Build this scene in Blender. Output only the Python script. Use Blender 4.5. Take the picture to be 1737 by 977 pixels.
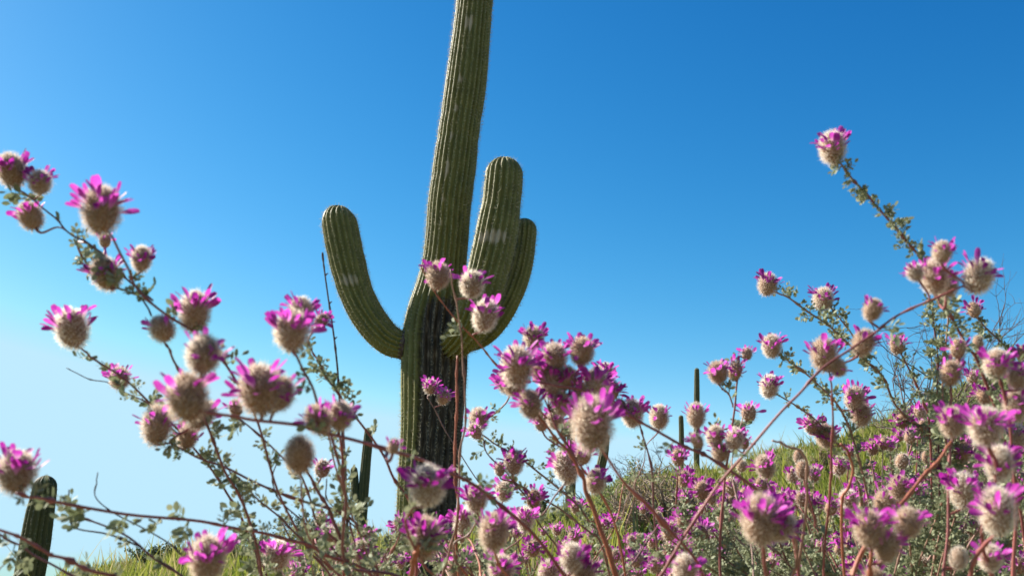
import bpy, math, random
import numpy as np
from mathutils import Vector, Matrix

rng = np.random.default_rng(7)
random.seed(7)
DEBUG = False
for o in list(bpy.data.objects):
    bpy.data.objects.remove(o)
SC = bpy.context.scene
COL = SC.collection
R_ = math.radians

# ------------------------------------------------------------------ camera
FPX = 1667.0            # focal length in photograph pixels (1737 wide)
CX, CY = 868.5, 488.5
PITCH = R_(15.8)
CAMH = 0.45
cam = bpy.data.cameras.new('camera')
camo = bpy.data.objects.new('camera', cam)
COL.objects.link(camo)
camo.location = (0, 0, CAMH)
camo.rotation_euler = (math.pi / 2 + PITCH, 0, 0)
cam.sensor_width = 36.0
cam.lens = 18.0 / (CX / FPX)
cam.clip_start = 0.01
cam.clip_end = 20000
cam.dof.use_dof = True
cam.dof.focus_distance = 1.8
cam.dof.aperture_fstop = 31.0
SC.camera = camo

# ------------------------------------------------------------------ sky, sun, exposure
SUN_AZ = R_(-66)        # measured from +Y (view direction), negative = left
SUN_EL = R_(38)
world = bpy.data.worlds.new('World')
SC.world = world
world.use_nodes = True
wn = world.node_tree
wn.nodes.clear()
w_out = wn.nodes.new('ShaderNodeOutputWorld')
w_bg = wn.nodes.new('ShaderNodeBackground')
w_sky = wn.nodes.new('ShaderNodeTexSky')
w_sky.sky_type = 'NISHITA'
w_sky.sun_disc = False
w_sky.sun_elevation = SUN_EL
w_sky.sun_rotation = SUN_AZ
w_sky.altitude = 900
w_sky.air_density = 1.0
w_sky.dust_density = 0.6
w_sky.ozone_density = 2.0
w_hs = wn.nodes.new('ShaderNodeHueSaturation')
w_hs.inputs['Saturation'].default_value = 1.22
w_bg.inputs['Strength'].default_value = 0.10
wn.links.new(w_sky.outputs['Color'], w_hs.inputs['Color'])
# deep, saturated desert blue over the whole dome: per-channel contrast, held below the camera's white
w_sep = wn.nodes.new('ShaderNodeSeparateColor')
w_com = wn.nodes.new('ShaderNodeCombineColor')
wn.links.new(w_hs.outputs['Color'], w_sep.inputs[0])
for ch, (k_, g_, top_) in enumerate(((.205, 2.26, 1.75), (.388, 1.36, 2.75), (.564, 1.0, 3.33))):
    pw = wn.nodes.new('ShaderNodeMath'); pw.operation = 'POWER'; pw.inputs[1].default_value = g_
    ml = wn.nodes.new('ShaderNodeMath'); ml.operation = 'MULTIPLY'; ml.inputs[1].default_value = k_
    mn = wn.nodes.new('ShaderNodeMath'); mn.operation = 'MINIMUM'; mn.inputs[1].default_value = top_
    wn.links.new(w_sep.outputs[ch], pw.inputs[0])
    wn.links.new(pw.outputs[0], ml.inputs[0])
    wn.links.new(ml.outputs[0], mn.inputs[0])
    wn.links.new(mn.outputs[0], w_com.inputs[ch])
wn.links.new(w_com.outputs[0], w_bg.inputs['Color'])
wn.links.new(w_bg.outputs['Background'], w_out.inputs['Surface'])

sun = bpy.data.lights.new('sun', 'SUN')
sun.energy = 5.0
sun.angle = R_(0.53)
sun.color = (1.0, 0.94, 0.84)
suno = bpy.data.objects.new('sun', sun)
COL.objects.link(suno)
sd = Vector((math.sin(SUN_AZ) * math.cos(SUN_EL), math.cos(SUN_AZ) * math.cos(SUN_EL), math.sin(SUN_EL)))
suno.rotation_euler = sd.to_track_quat('Z', 'Y').to_euler()

SC.view_settings.view_transform = 'Standard'
SC.view_settings.look = 'None'
SC.view_settings.gamma = 1.0
SC.view_settings.exposure = 1.6
SC.cycles.max_bounces = 8
SC.cycles.transparent_max_bounces = 8

# ------------------------------------------------------------------ photograph pixel -> place
RGT = np.array([1.0, 0, 0])
FWD = np.array([0, math.cos(PITCH), math.sin(PITCH)])
UPV = np.array([0, -math.sin(PITCH), math.cos(PITCH)])
CAM = np.array([0, 0, CAMH])


def ray(x, y):
    return FWD + (x - CX) / FPX * RGT + (CY - y) / FPX * UPV


def P(x, y, d):                     # d = distance along the view axis
    return CAM + ray(x, y) * d


def PY(x, y, Y):                    # point on the upright plane at distance Y
    r = ray(x, y)
    return CAM + r * (Y / r[1])


def depth(p):
    return float(np.dot(np.asarray(p) - CAM, FWD))


def to_px(p):
    q = np.asarray(p) - CAM
    d = np.dot(q, FWD)
    return CX + np.dot(q, RGT) / d * FPX, CY - np.dot(q, UPV) / d * FPX


def nrm(v):
    v = np.asarray(v, float)
    return v / (np.linalg.norm(v) + 1e-12)


# ------------------------------------------------------------------ mesh helpers
def build_mesh(name, verts, faces, mats, smooth=False, mat_idx=None):
    """faces: (n,3) or (n,4) int array, or list of such arrays"""
    me = bpy.data.meshes.new(name)
    verts = np.asarray(verts, np.float32)
    if isinstance(faces, np.ndarray):
        faces = [faces]
    faces = [np.asarray(f, np.int32) for f in faces if len(f)]
    nl = sum(f.size for f in faces)
    npoly = sum(len(f) for f in faces)
    me.vertices.add(len(verts))
    me.vertices.foreach_set('co', verts.ravel())
    me.loops.add(nl)
    me.loops.foreach_set('vertex_index', np.concatenate([f.ravel() for f in faces]))
    me.polygons.add(npoly)
    tot = np.concatenate([np.full(len(f), f.shape[1], np.int32) for f in faces])
    st = np.concatenate([[0], np.cumsum(tot)[:-1]]).astype(np.int32)
    me.polygons.foreach_set('loop_start', st)
    if smooth:
        me.polygons.foreach_set('use_smooth', np.ones(npoly, bool))
    for m in mats if isinstance(mats, (list, tuple)) else [mats]:
        me.materials.append(m)
    if mat_idx is not None:
        me.polygons.foreach_set('material_index', np.asarray(mat_idx, np.int32))
    me.update(calc_edges=True)
    me.validate()
    return me


def point_attr(me, name, vals):
    a = me.attributes.new(name, 'FLOAT', 'POINT')
    a.data.foreach_set('value', np.asarray(vals, np.float32))


def link(name, me, parent=None):
    o = bpy.data.objects.new(name, me)
    COL.objects.link(o)
    if parent is not None:
        o.parent = parent
    return o


def tag(o, label, cat, group=None, kind=None):
    o['label'] = label
    o['category'] = cat
    if group:
        o['group'] = group
    if kind:
        o['kind'] = kind
    return o


def empty(name, loc):
    o = bpy.data.objects.new(name, None)
    o.empty_display_size = 0.05
    o.location = loc
    COL.objects.link(o)
    return o


def frames(pts):
    pts = np.asarray(pts, float)
    t = np.gradient(pts, axis=0)
    t /= np.linalg.norm(t, axis=1)[:, None] + 1e-12
    a = np.array([0, 0, 1.0]) if abs(t[0][2]) < .9 else np.array([0, 1.0, 0])
    n = np.zeros_like(pts)
    n[0] = nrm(np.cross(np.cross(t[0], a), t[0]))
    for i in range(1, len(pts)):
        v = n[i - 1] - t[i] * np.dot(n[i - 1], t[i])
        n[i] = nrm(v)
    b = np.cross(t, n)
    return t, n, b


def catmull(pts, k):
    """centripetal Catmull-Rom through pts (extra columns are carried along)"""
    pts = np.asarray(pts, float)
    if len(pts) < 3:
        s = np.linspace(0, 1, k + 1)[:, None]
        return pts[0] * (1 - s) + pts[-1] * s
    p = np.vstack([2 * pts[0] - pts[1], pts, 2 * pts[-1] - pts[-2]])
    tk = np.r_[0, np.cumsum(np.sqrt(np.linalg.norm(np.diff(p[:, :3], axis=0), axis=1)) + 1e-6)]
    out = []
    for i in range(1, len(p) - 2):
        t0, t1, t2, t3 = tk[i - 1:i + 3]
        p0, p1, p2, p3 = p[i - 1], p[i], p[i + 1], p[i + 2]
        for j in range(k):
            t = t1 + (t2 - t1) * j / k
            a1 = (t1 - t) / (t1 - t0) * p0 + (t - t0) / (t1 - t0) * p1
            a2 = (t2 - t) / (t2 - t1) * p1 + (t - t1) / (t2 - t1) * p2
            a3 = (t3 - t) / (t3 - t2) * p2 + (t - t2) / (t3 - t2) * p3
            b1 = (t2 - t) / (t2 - t0) * a1 + (t - t0) / (t2 - t0) * a2
            b2 = (t3 - t) / (t3 - t1) * a2 + (t - t1) / (t3 - t1) * a3
            out.append((t2 - t) / (t2 - t1) * b1 + (t - t1) / (t2 - t1) * b2)
    out.append(p[-2])
    return np.array(out)


def tube_arrays(pts, rad, sides=7, cap=True, base=0):
    pts = np.asarray(pts, float)
    n = len(pts)
    rad = np.broadcast_to(rad, (n,))
    t, nn, bb = frames(pts)
    a = np.linspace(0, 2 * np.pi, sides, endpoint=False)
    ring = nn[:, None, :] * np.cos(a)[None, :, None] + bb[:, None, :] * np.sin(a)[None, :, None]
    v = (pts[:, None, :] + ring * rad[:, None, None]).reshape(-1, 3)
    i = np.arange(n - 1)[:, None] * sides
    j = np.arange(sides)[None, :]
    j2 = (j + 1) % sides
    f = np.stack([i + j, i + j2, i + sides + j2, i + sides + j], -1).reshape(-1, 4)
    tris = []
    if cap:
        v = np.vstack([v, pts[0], pts[-1]])
        c0, c1 = n * sides, n * sides + 1
        for q in range(sides):
            tris.append((c0, (q + 1) % sides, q))
            tris.append((c1, (n - 1) * sides + q, (n - 1) * sides + (q + 1) % sides))
    return v, f + base, np.array(tris, int).reshape(-1, 3) + base


# ------------------------------------------------------------------ materials
def new_mat(name):
    m = bpy.data.materials.new(name)
    m.use_nodes = True
    nt = m.node_tree
    nt.nodes.clear()
    return m, nt, nt.nodes.new, nt.links.new


def ramp(nt, stops):
    r = nt.nodes.new('ShaderNodeValToRGB')
    el = r.color_ramp.elements
    while len(el) > 1:
        el.remove(el[-1])
    el[0].position, el[0].color = stops[0][0], (*stops[0][1], 1)
    for p, c in stops[1:]:
        e = el.new(p)
        e.color = (*c, 1)
    return r


def thin_mat(name, c1, c2, trans=0.4, tcol=None, rough=.6, spec=.2, scale=60.0, rand=.25, pale=None):
    """thin tissue: reflecting and letting light through, colour varied over the piece and from piece to piece"""
    m, nt, N, L = new_mat(name)
    out = N('ShaderNodeOutputMaterial')
    tc = N('ShaderNodeTexCoord')
    ge = N('ShaderNodeNewGeometry')
    oi = N('ShaderNodeObjectInfo')
    no = N('ShaderNodeTexNoise')
    no.inputs['Scale'].default_value = scale
    L(ge.outputs['Position'], no.inputs['Vector'])
    mx = N('ShaderNodeMix'); mx.data_type = 'RGBA'
    mx.inputs[6].default_value = (*c1, 1)
    mx.inputs[7].default_value = (*c2, 1)
    ad = N('ShaderNodeMath'); ad.operation = 'MULTIPLY_ADD'
    ad.inputs[1].default_value = rand * 2
    L(oi.outputs['Random'], ad.inputs[0])
    sb = N('ShaderNodeMath'); sb.operation = 'SUBTRACT'
    L(no.outputs['Fac'], sb.inputs[0])
    sb.inputs[1].default_value = rand
    L(sb.outputs[0], ad.inputs[2])
    L(ad.outputs[0], mx.inputs[0])
    if pale is not None:
        at = N('ShaderNodeAttribute'); at.attribute_name = 'along'
        mp = N('ShaderNodeMix'); mp.data_type = 'RGBA'
        L(at.outputs['Fac'], mp.inputs[0])
        mp.inputs[6].default_value = (*pale, 1)
        L(mx.outputs[2], mp.inputs[7])
        mx = mp
    p = N('ShaderNodeBsdfPrincipled')
    p.inputs['Roughness'].default_value = rough
    p.inputs['Specular IOR Level'].default_value = spec
    L(mx.outputs[2], p.inputs['Base Color'])
    tr = N('ShaderNodeBsdfTranslucent')
    if tcol is None:
        L(mx.outputs[2], tr.inputs['Color'])
    else:
        tr.inputs['Color'].default_value = (*tcol, 1)
    ms = N('ShaderNodeMixShader')
    ms.inputs[0].default_value = trans
    L(p.outputs[0], ms.inputs[1])
    L(tr.outputs[0], ms.inputs[2])
    L(ms.outputs[0], out.inputs['Surface'])
    return m


def bark_mat(name, c1, c2, scale=220.0, rough=.55, spec=.35, bump=.15):
    m, nt, N, L = new_mat(name)
    out = N('ShaderNodeOutputMaterial')
    ge = N('ShaderNodeNewGeometry')
    no = N('ShaderNodeTexNoise')
    no.inputs['Scale'].default_value = scale
    no.inputs['Detail'].default_value = 4
    L(ge.outputs['Position'], no.inputs['Vector'])
    no2 = N('ShaderNodeTexNoise')
    no2.inputs['Scale'].default_value = scale * .1
    L(ge.outputs['Position'], no2.inputs['Vector'])
    av = N('ShaderNodeMath'); av.operation = 'MULTIPLY_ADD'
    av.inputs[1].default_value = .5
    hv = N('ShaderNodeMath'); hv.operation = 'MULTIPLY'; hv.inputs[1].default_value = .5
    L(no2.outputs['Fac'], hv.inputs[0])
    L(no.outputs['Fac'], av.inputs[0])
    L(hv.outputs[0], av.inputs[2])
    r = ramp(nt, [(.36, c1), (.64, c2)])
    L(av.outputs[0], r.inputs[0])
    p = N('ShaderNodeBsdfPrincipled')
    p.inputs['Roughness'].default_value = rough
    p.inputs['Specular IOR Level'].default_value = spec
    L(r.outputs[0], p.inputs['Base Color'])
    b = N('ShaderNodeBump')
    b.inputs['Strength'].default_value = bump
    b.inputs['Distance'].default_value = .0005
    L(no.outputs['Fac'], b.inputs['Height'])
    L(b.outputs[0], p.inputs['Normal'])
    L(p.outputs[0], out.inputs['Surface'])
    return m


M = {}
M['hair'] = thin_mat('silky_cream_hair', (.60, .47, .36), (.93, .87, .76), .55, rough=.8, spec=.1, scale=300, rand=.45)
M['calyx'] = bark_mat('brown_calyx', (.20, .11, .08), (.33, .21, .13), 500, .8, .1)
M['petal'] = thin_mat('magenta_petal', (.32, .014, .26), (.58, .085, .48), .5, rough=.5, scale=400, rand=.4, pale=(.72, .42, .62))
M['bud'] = thin_mat('purple_bud_petal', (.20, .010, .18), (.42, .035, .36), .38, rough=.5, scale=400, rand=.4, pale=(.45, .2, .38))
M['leaf'] = thin_mat('silvery_leaf', (.125, .155, .075), (.30, .31, .19), .28, rough=.65, spec=.3, scale=160, rand=.3)
M['leaf_green'] = thin_mat('fresh_green_leaf', (.22, .30, .06), (.38, .44, .12), .4, rough=.55, spec=.3, scale=160, rand=.3)
M['stem_purple'] = bark_mat('purple_stem', (.10, .036, .045), (.21, .08, .08))
M['stem_red'] = bark_mat('red_stem', (.14, .036, .036), (.30, .095, .085))
M['stem_orange'] = bark_mat('orange_stem', (.21, .055, .03), (.40, .14, .075))
M['stem_brown'] = bark_mat('brown_stem', (.15, .08, .06), (.34, .19, .14))
M['twig'] = bark_mat('dark_dry_twig', (.05, .035, .04), (.13, .09, .08), 300, .8, .15)
M['woody'] = bark_mat('grey_wood', (.16, .12, .09), (.30, .24, .19), 120, .85, .1, .4)
M['spine'] = thin_mat('straw_spines', (.40, .35, .24), (.56, .50, .37), .2, rough=.6, scale=20, rand=.1)


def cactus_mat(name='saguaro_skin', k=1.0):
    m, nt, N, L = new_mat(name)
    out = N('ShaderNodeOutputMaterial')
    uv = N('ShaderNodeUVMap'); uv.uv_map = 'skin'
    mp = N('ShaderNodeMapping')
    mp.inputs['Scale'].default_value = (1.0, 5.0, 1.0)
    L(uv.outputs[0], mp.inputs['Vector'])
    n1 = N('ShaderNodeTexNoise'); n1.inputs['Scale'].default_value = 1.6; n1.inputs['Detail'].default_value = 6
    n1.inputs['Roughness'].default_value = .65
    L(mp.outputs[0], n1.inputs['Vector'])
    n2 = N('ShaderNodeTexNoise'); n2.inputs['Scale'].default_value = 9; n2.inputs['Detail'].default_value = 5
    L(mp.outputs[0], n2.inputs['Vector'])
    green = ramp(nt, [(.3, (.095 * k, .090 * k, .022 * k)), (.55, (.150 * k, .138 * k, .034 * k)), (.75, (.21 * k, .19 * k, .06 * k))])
    L(n1.outputs['Fac'], green.inputs[0])
    bark = ramp(nt, [(.38, (.020, .014, .009)), (.56, (.07, .048, .03)), (.70, (.30, .235, .165))])
    mp2 = N('ShaderNodeMapping'); mp2.inputs['Scale'].default_value = (2.2, 3.2, 1)
    L(uv.outputs[0], mp2.inputs['Vector'])
    n3 = N('ShaderNodeTexNoise'); n3.inputs['Scale'].default_value = 2.0; n3.inputs['Detail'].default_value = 7
    n3.inputs['Roughness'].default_value = .7
    L(mp2.outputs[0], n3.inputs['Vector'])
    L(n3.outputs['Fac'], bark.inputs[0])
    wear = N('ShaderNodeAttribute'); wear.attribute_name = 'wear'
    scar = N('ShaderNodeAttribute'); scar.attribute_name = 'scar'

    def edge(attr, noise, amt, lo, hi):
        a = N('ShaderNodeMath'); a.operation = 'MULTIPLY_ADD'
        a.inputs[1].default_value = amt
        L(noise.outputs['Fac'], a.inputs[0])
        L(attr.outputs['Fac'], a.inputs[2])
        mr = N('ShaderNodeMapRange')
        mr.inputs['From Min'].default_value = lo
        mr.inputs['From Max'].default_value = hi
        L(a.outputs[0], mr.inputs['Value'])
        return mr
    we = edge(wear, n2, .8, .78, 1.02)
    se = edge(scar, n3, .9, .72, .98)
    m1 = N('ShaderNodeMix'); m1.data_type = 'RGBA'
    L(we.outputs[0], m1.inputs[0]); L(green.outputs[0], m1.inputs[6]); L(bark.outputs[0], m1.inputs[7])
    m2 = N('ShaderNodeMix'); m2.data_type = 'RGBA'
    L(se.outputs[0], m2.inputs[0]); L(m1.outputs[2], m2.inputs[6])
    m2.inputs[7].default_value = (.40, .32, .22, 1)
    p = N('ShaderNodeBsdfPrincipled')
    p.inputs['Roughness'].default_value = .55
    p.inputs['Specular IOR Level'].default_value = .3
    L(m2.outputs[2], p.inputs['Base Color'])
    b = N('ShaderNodeBump'); b.inputs['Strength'].default_value = .5; b.inputs['Distance'].default_value = .012
    L(n3.outputs['Fac'], b.inputs['Height'])
    L(b.outputs[0], p.inputs['Normal'])
    L(p.outputs[0], out.inputs['Surface'])
    return m


M['cactus'] = cactus_mat()
M['cactus_shaded'] = cactus_mat('shaded_saguaro_skin', .45)  # distant saguaros: their backlit shade is put into this darker copy of the skin


def ground_mat():
    m, nt, N, L = new_mat('desert_soil')
    out = N('ShaderNodeOutputMaterial')
    ge = N('ShaderNodeNewGeometry')
    n1 = N('ShaderNodeTexNoise'); n1.inputs['Scale'].default_value = .55; n1.inputs['Detail'].default_value = 5
    L(ge.outputs['Position'], n1.inputs['Vector'])
    n2 = N('ShaderNodeTexNoise'); n2.inputs['Scale'].default_value = 9; n2.inputs['Detail'].default_value = 8
    L(ge.outputs['Position'], n2.inputs['Vector'])
    soil = ramp(nt, [(.3, (.13, .095, .065)), (.7, (.30, .23, .16))])
    L(n2.outputs['Fac'], soil.inputs[0])
    herb = ramp(nt, [(.3, (.07, .085, .025)), (.7, (.14, .16, .05))])
    L(n2.outputs['Fac'], herb.inputs[0])
    f = ramp(nt, [(.42, (0, 0, 0)), (.56, (1, 1, 1))])
    L(n1.outputs['Fac'], f.inputs[0])
    mx = N('ShaderNodeMix'); mx.data_type = 'RGBA'
    L(f.outputs[0], mx.inputs[0]); L(soil.outputs[0], mx.inputs[6]); L(herb.outputs[0], mx.inputs[7])
    p = N('ShaderNodeBsdfPrincipled'); p.inputs['Roughness'].default_value = .95
    p.inputs['Specular IOR Level'].default_value = .1
    L(mx.outputs[2], p.inputs['Base Color'])
    b = N('ShaderNodeBump'); b.inputs['Strength'].default_value = .6; b.inputs['Distance'].default_value = .05
    L(n2.outputs['Fac'], b.inputs['Height']); L(b.outputs[0], p.inputs['Normal'])
    L(p.outputs[0], out.inputs['Surface'])
    return m


def hill_mat():
    m, nt, N, L = new_mat('scrubby_rock_hill')
    out = N('ShaderNodeOutputMaterial')
    ge = N('ShaderNodeNewGeometry')
    n1 = N('ShaderNodeTexNoise'); n1.inputs['Scale'].default_value = .05; n1.inputs['Detail'].default_value = 8
    n1.inputs['Roughness'].default_value = .7
    L(ge.outputs['Position'], n1.inputs['Vector'])
    r = ramp(nt, [(.35, (.07, .085, .085)), (.5, (.12, .13, .12)), (.7, (.22, .21, .19))])
    L(n1.outputs['Fac'], r.inputs[0])
    p = N('ShaderNodeBsdfPrincipled'); p.inputs['Roughness'].default_value = .95
    p.inputs['Specular IOR Level'].default_value = .05
    L(r.outputs[0], p.inputs['Base Color'])
    L(p.outputs[0], out.inputs['Surface'])
    return m


def grass_mat():
    m, nt, N, L = new_mat('spring_grass')
    out = N('ShaderNodeOutputMaterial')
    at = N('ShaderNodeAttribute'); at.attribute_name = 'tone'
    r = ramp(nt, [(0.0, (.055, .085, .015)), (.4, (.12, .155, .022)), (.75, (.22, .235, .04)), (1.0, (.30, .25, .11))])
    L(at.outputs['Fac'], r.inputs[0])
    d = N('ShaderNodeBsdfPrincipled'); d.inputs['Roughness'].default_value = .6
    d.inputs['Specular IOR Level'].default_value = .2
    t = N('ShaderNodeBsdfTranslucent')
    L(r.outputs[0], d.inputs['Base Color']); L(r.outputs[0], t.inputs['Color'])
    ms = N('ShaderNodeMixShader'); ms.inputs[0].default_value = .5
    L(d.outputs[0], ms.inputs[1]); L(t.outputs[0], ms.inputs[2])
    L(ms.outputs[0], out.inputs['Surface'])
    return m


M['ground'], M['hill'], M['grass'] = ground_mat(), hill_mat(), grass_mat()

# ------------------------------------------------------------------ terrain
RC = 24.0
crest_px = [(-400, 1015), (0, 1005), (150, 992), (220, 978), (300, 958), (450, 944), (560, 934), (700, 920), (850, 905),
            (950, 884), (1020, 855), (1100, 828), (1250, 798), (1320, 775), (1450, 740), (1550, 700), (1650, 668),
            (1737, 640), (2000, 560)]
_az, _el = [], []
for x, y in crest_px:
    r = ray(x, y)
    _az.append(math.atan2(r[0], r[1]))
    _el.append(math.atan2(r[2], math.hypot(r[0], r[1])))
_az = [-math.pi, -1.6] + _az + [1.2, 2.2, math.pi]
_el = [0, -.02] + _el + [.24, .16, 0]


def terrain(x, y):
    x = np.asarray(x, float); y = np.asarray(y, float)
    r = np.hypot(x, y)
    az = np.arctan2(x, y)
    h = CAMH + RC * np.tan(np.interp(az, _az, _el))
    t = np.clip((r - 1.6) / (RC - 1.6), 0, 1)
    z = h * t ** 1.2
    far = np.clip(r - RC, 0, None)
    z = z - np.minimum(far * .20, 125 + h)
    bump = (np.sin(x * 1.7 + 1.3) * np.cos(y * 1.3) * .05 + np.sin(x * .61 - y * .83) * .10) * np.clip((r - 2) / 6, 0, 1)
    return z + bump


nr, na = 90, 360
rr = np.concatenate([[0], np.geomspace(.3, 60, nr - 20), np.geomspace(70, 6000, 19)])
aa = np.linspace(-math.pi, math.pi, na, endpoint=False)
A, RR = np.meshgrid(aa, rr[1:])
gx, gy = RR * np.sin(A), RR * np.cos(A)
gv = np.stack([gx, gy, terrain(gx, gy)], -1).reshape(-1, 3)
gv = np.vstack([gv, [0, 0, float(terrain(0, 0))]])
i = np.arange(len(rr) - 2)[:, None] * na
j = np.arange(na)[None]
j2 = (j + 1) % na
gf = np.stack([i + j, i + na + j, i + na + j2, i + j2], -1).reshape(-1, 4)
cf = np.array([(len(gv) - 1, q, (q + 1) % na) for q in range(na)])
ground = link('ground', build_mesh('ground', gv, [gf, cf], M['ground'], True))
ground['kind'] = 'structure'

# far blue hills
def far_hills(name, pts, dist, seed):
    r0 = np.random.default_rng(seed)
    xs = np.linspace(pts[0][0], pts[-1][0], 160)
    ys = np.interp(xs, [p[0] for p in pts], [p[1] for p in pts])
    ys = ys + np.convolve(r0.normal(0, 3.0, 200), np.ones(9) / 9, 'same')[:160]
    v = []
    rows = 14
    for k in range(rows):
        s = k / (rows - 1)
        dd = dist * (1 - .45 * (1 - s))
        for x, y in zip(xs, ys):
            r = ray(x, y)
            hor = r / math.hypot(r[0], r[1])
            top = CAMH + dist * hor[2]
            z = -140 + (top + 140) * (s ** 1.3) + (r0.normal(0, dist * .002) if 0 < k < rows - 1 else 0)
            v.append((hor[0] * dd, hor[1] * dd, z))
    n = len(xs)
    back = len(v)
    for x, y in zip(xs, ys):
        r = ray(x, y)
        hor = r / math.hypot(r[0], r[1])
        v.append((hor[0] * dist * 1.5, hor[1] * dist * 1.5, -140))
    i = np.arange(rows)[:, None] * n
    j = np.arange(n - 1)[None]
    f = np.stack([i + j, i + j + 1, i + n + j + 1, i + n + j], -1).reshape(-1, 4)
    o = link(name, build_mesh(name, np.array(v), f, M['hill'], True))
    o['kind'] = 'structure'


far_hills('hills', [(-700, 985), (0, 985), (180, 975), (235, 955), (300, 942), (380, 938), (480, 930), (600, 915), (680, 905), (760, 890), (830, 872),
                    (880, 858), (930, 862), (1000, 850), (1100, 870), (1300, 850), (2200, 900)], 900, 3)

# ------------------------------------------------------------------ grass on the slope
def make_grass(nb):
    az = rng.uniform(R_(-24), R_(34), nb * 3)
    r = np.sqrt(rng.uniform(4.0 ** 2, 27.0 ** 2, nb * 3))
    x, y = r * np.sin(az), r * np.cos(az)
    patch = np.sin(x * .9 + 2) * np.cos(y * .7 + x * .3) + .6 * np.sin(x * 2.3 - y * 1.9)
    keep = rng.uniform(-1.4, 1.2, nb * 3) < patch + .55
    x, y, patch = x[keep][:nb], y[keep][:nb], patch[keep][:nb]
    n = len(x)
    z = terrain(x, y) - .02
    tall = rng.random(n) < .10
    h = rng.uniform(.06, .27, n) * (1 + .5 * np.clip(patch, -1, 1)) * np.where(tall, rng.uniform(1.3, 2.2, n), 1)
    wd = rng.uniform(.005, .011, n) * (1 + np.hypot(x, y) / 22)
    an = rng.uniform(0, 2 * np.pi, n)
    lean = rng.uniform(.1, .6, n) * h
    la = rng.uniform(0, 2 * np.pi, n)
    c, s = np.cos(an) * wd, np.sin(an) * wd
    b = np.stack([x, y, z], -1)
    side = np.stack([c, s, 0 * c], -1)
    ld = np.stack([np.cos(la) * lean, np.sin(la) * lean, 0 * la], -1)
    up = np.stack([0 * h, 0 * h, h], -1)
    v = np.stack([b - side, b + side, b - side * .7 + up * .55 + ld * .3, b + side * .7 + up * .55 + ld * .3, b + up + ld], 1)
    k = np.arange(n)[:, None] * 5
    q = k + np.array([[0, 1, 3, 2]])
    t = k + np.array([[2, 3, 4]])
    me = build_mesh('grass', v.reshape(-1, 3), [q, t], M['grass'])
    tone = np.clip(.42 + .22 * patch * .6 + rng.normal(0, .22, n) + tall * .35, 0, 1)
    point_attr(me, 'tone', np.repeat(tone, 5))
    o = link('grass', me)
    tag(o, 'bright yellow-green spring grass covering the slope behind the flowers', 'grass', kind='stuff')


make_grass(130000)

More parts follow.
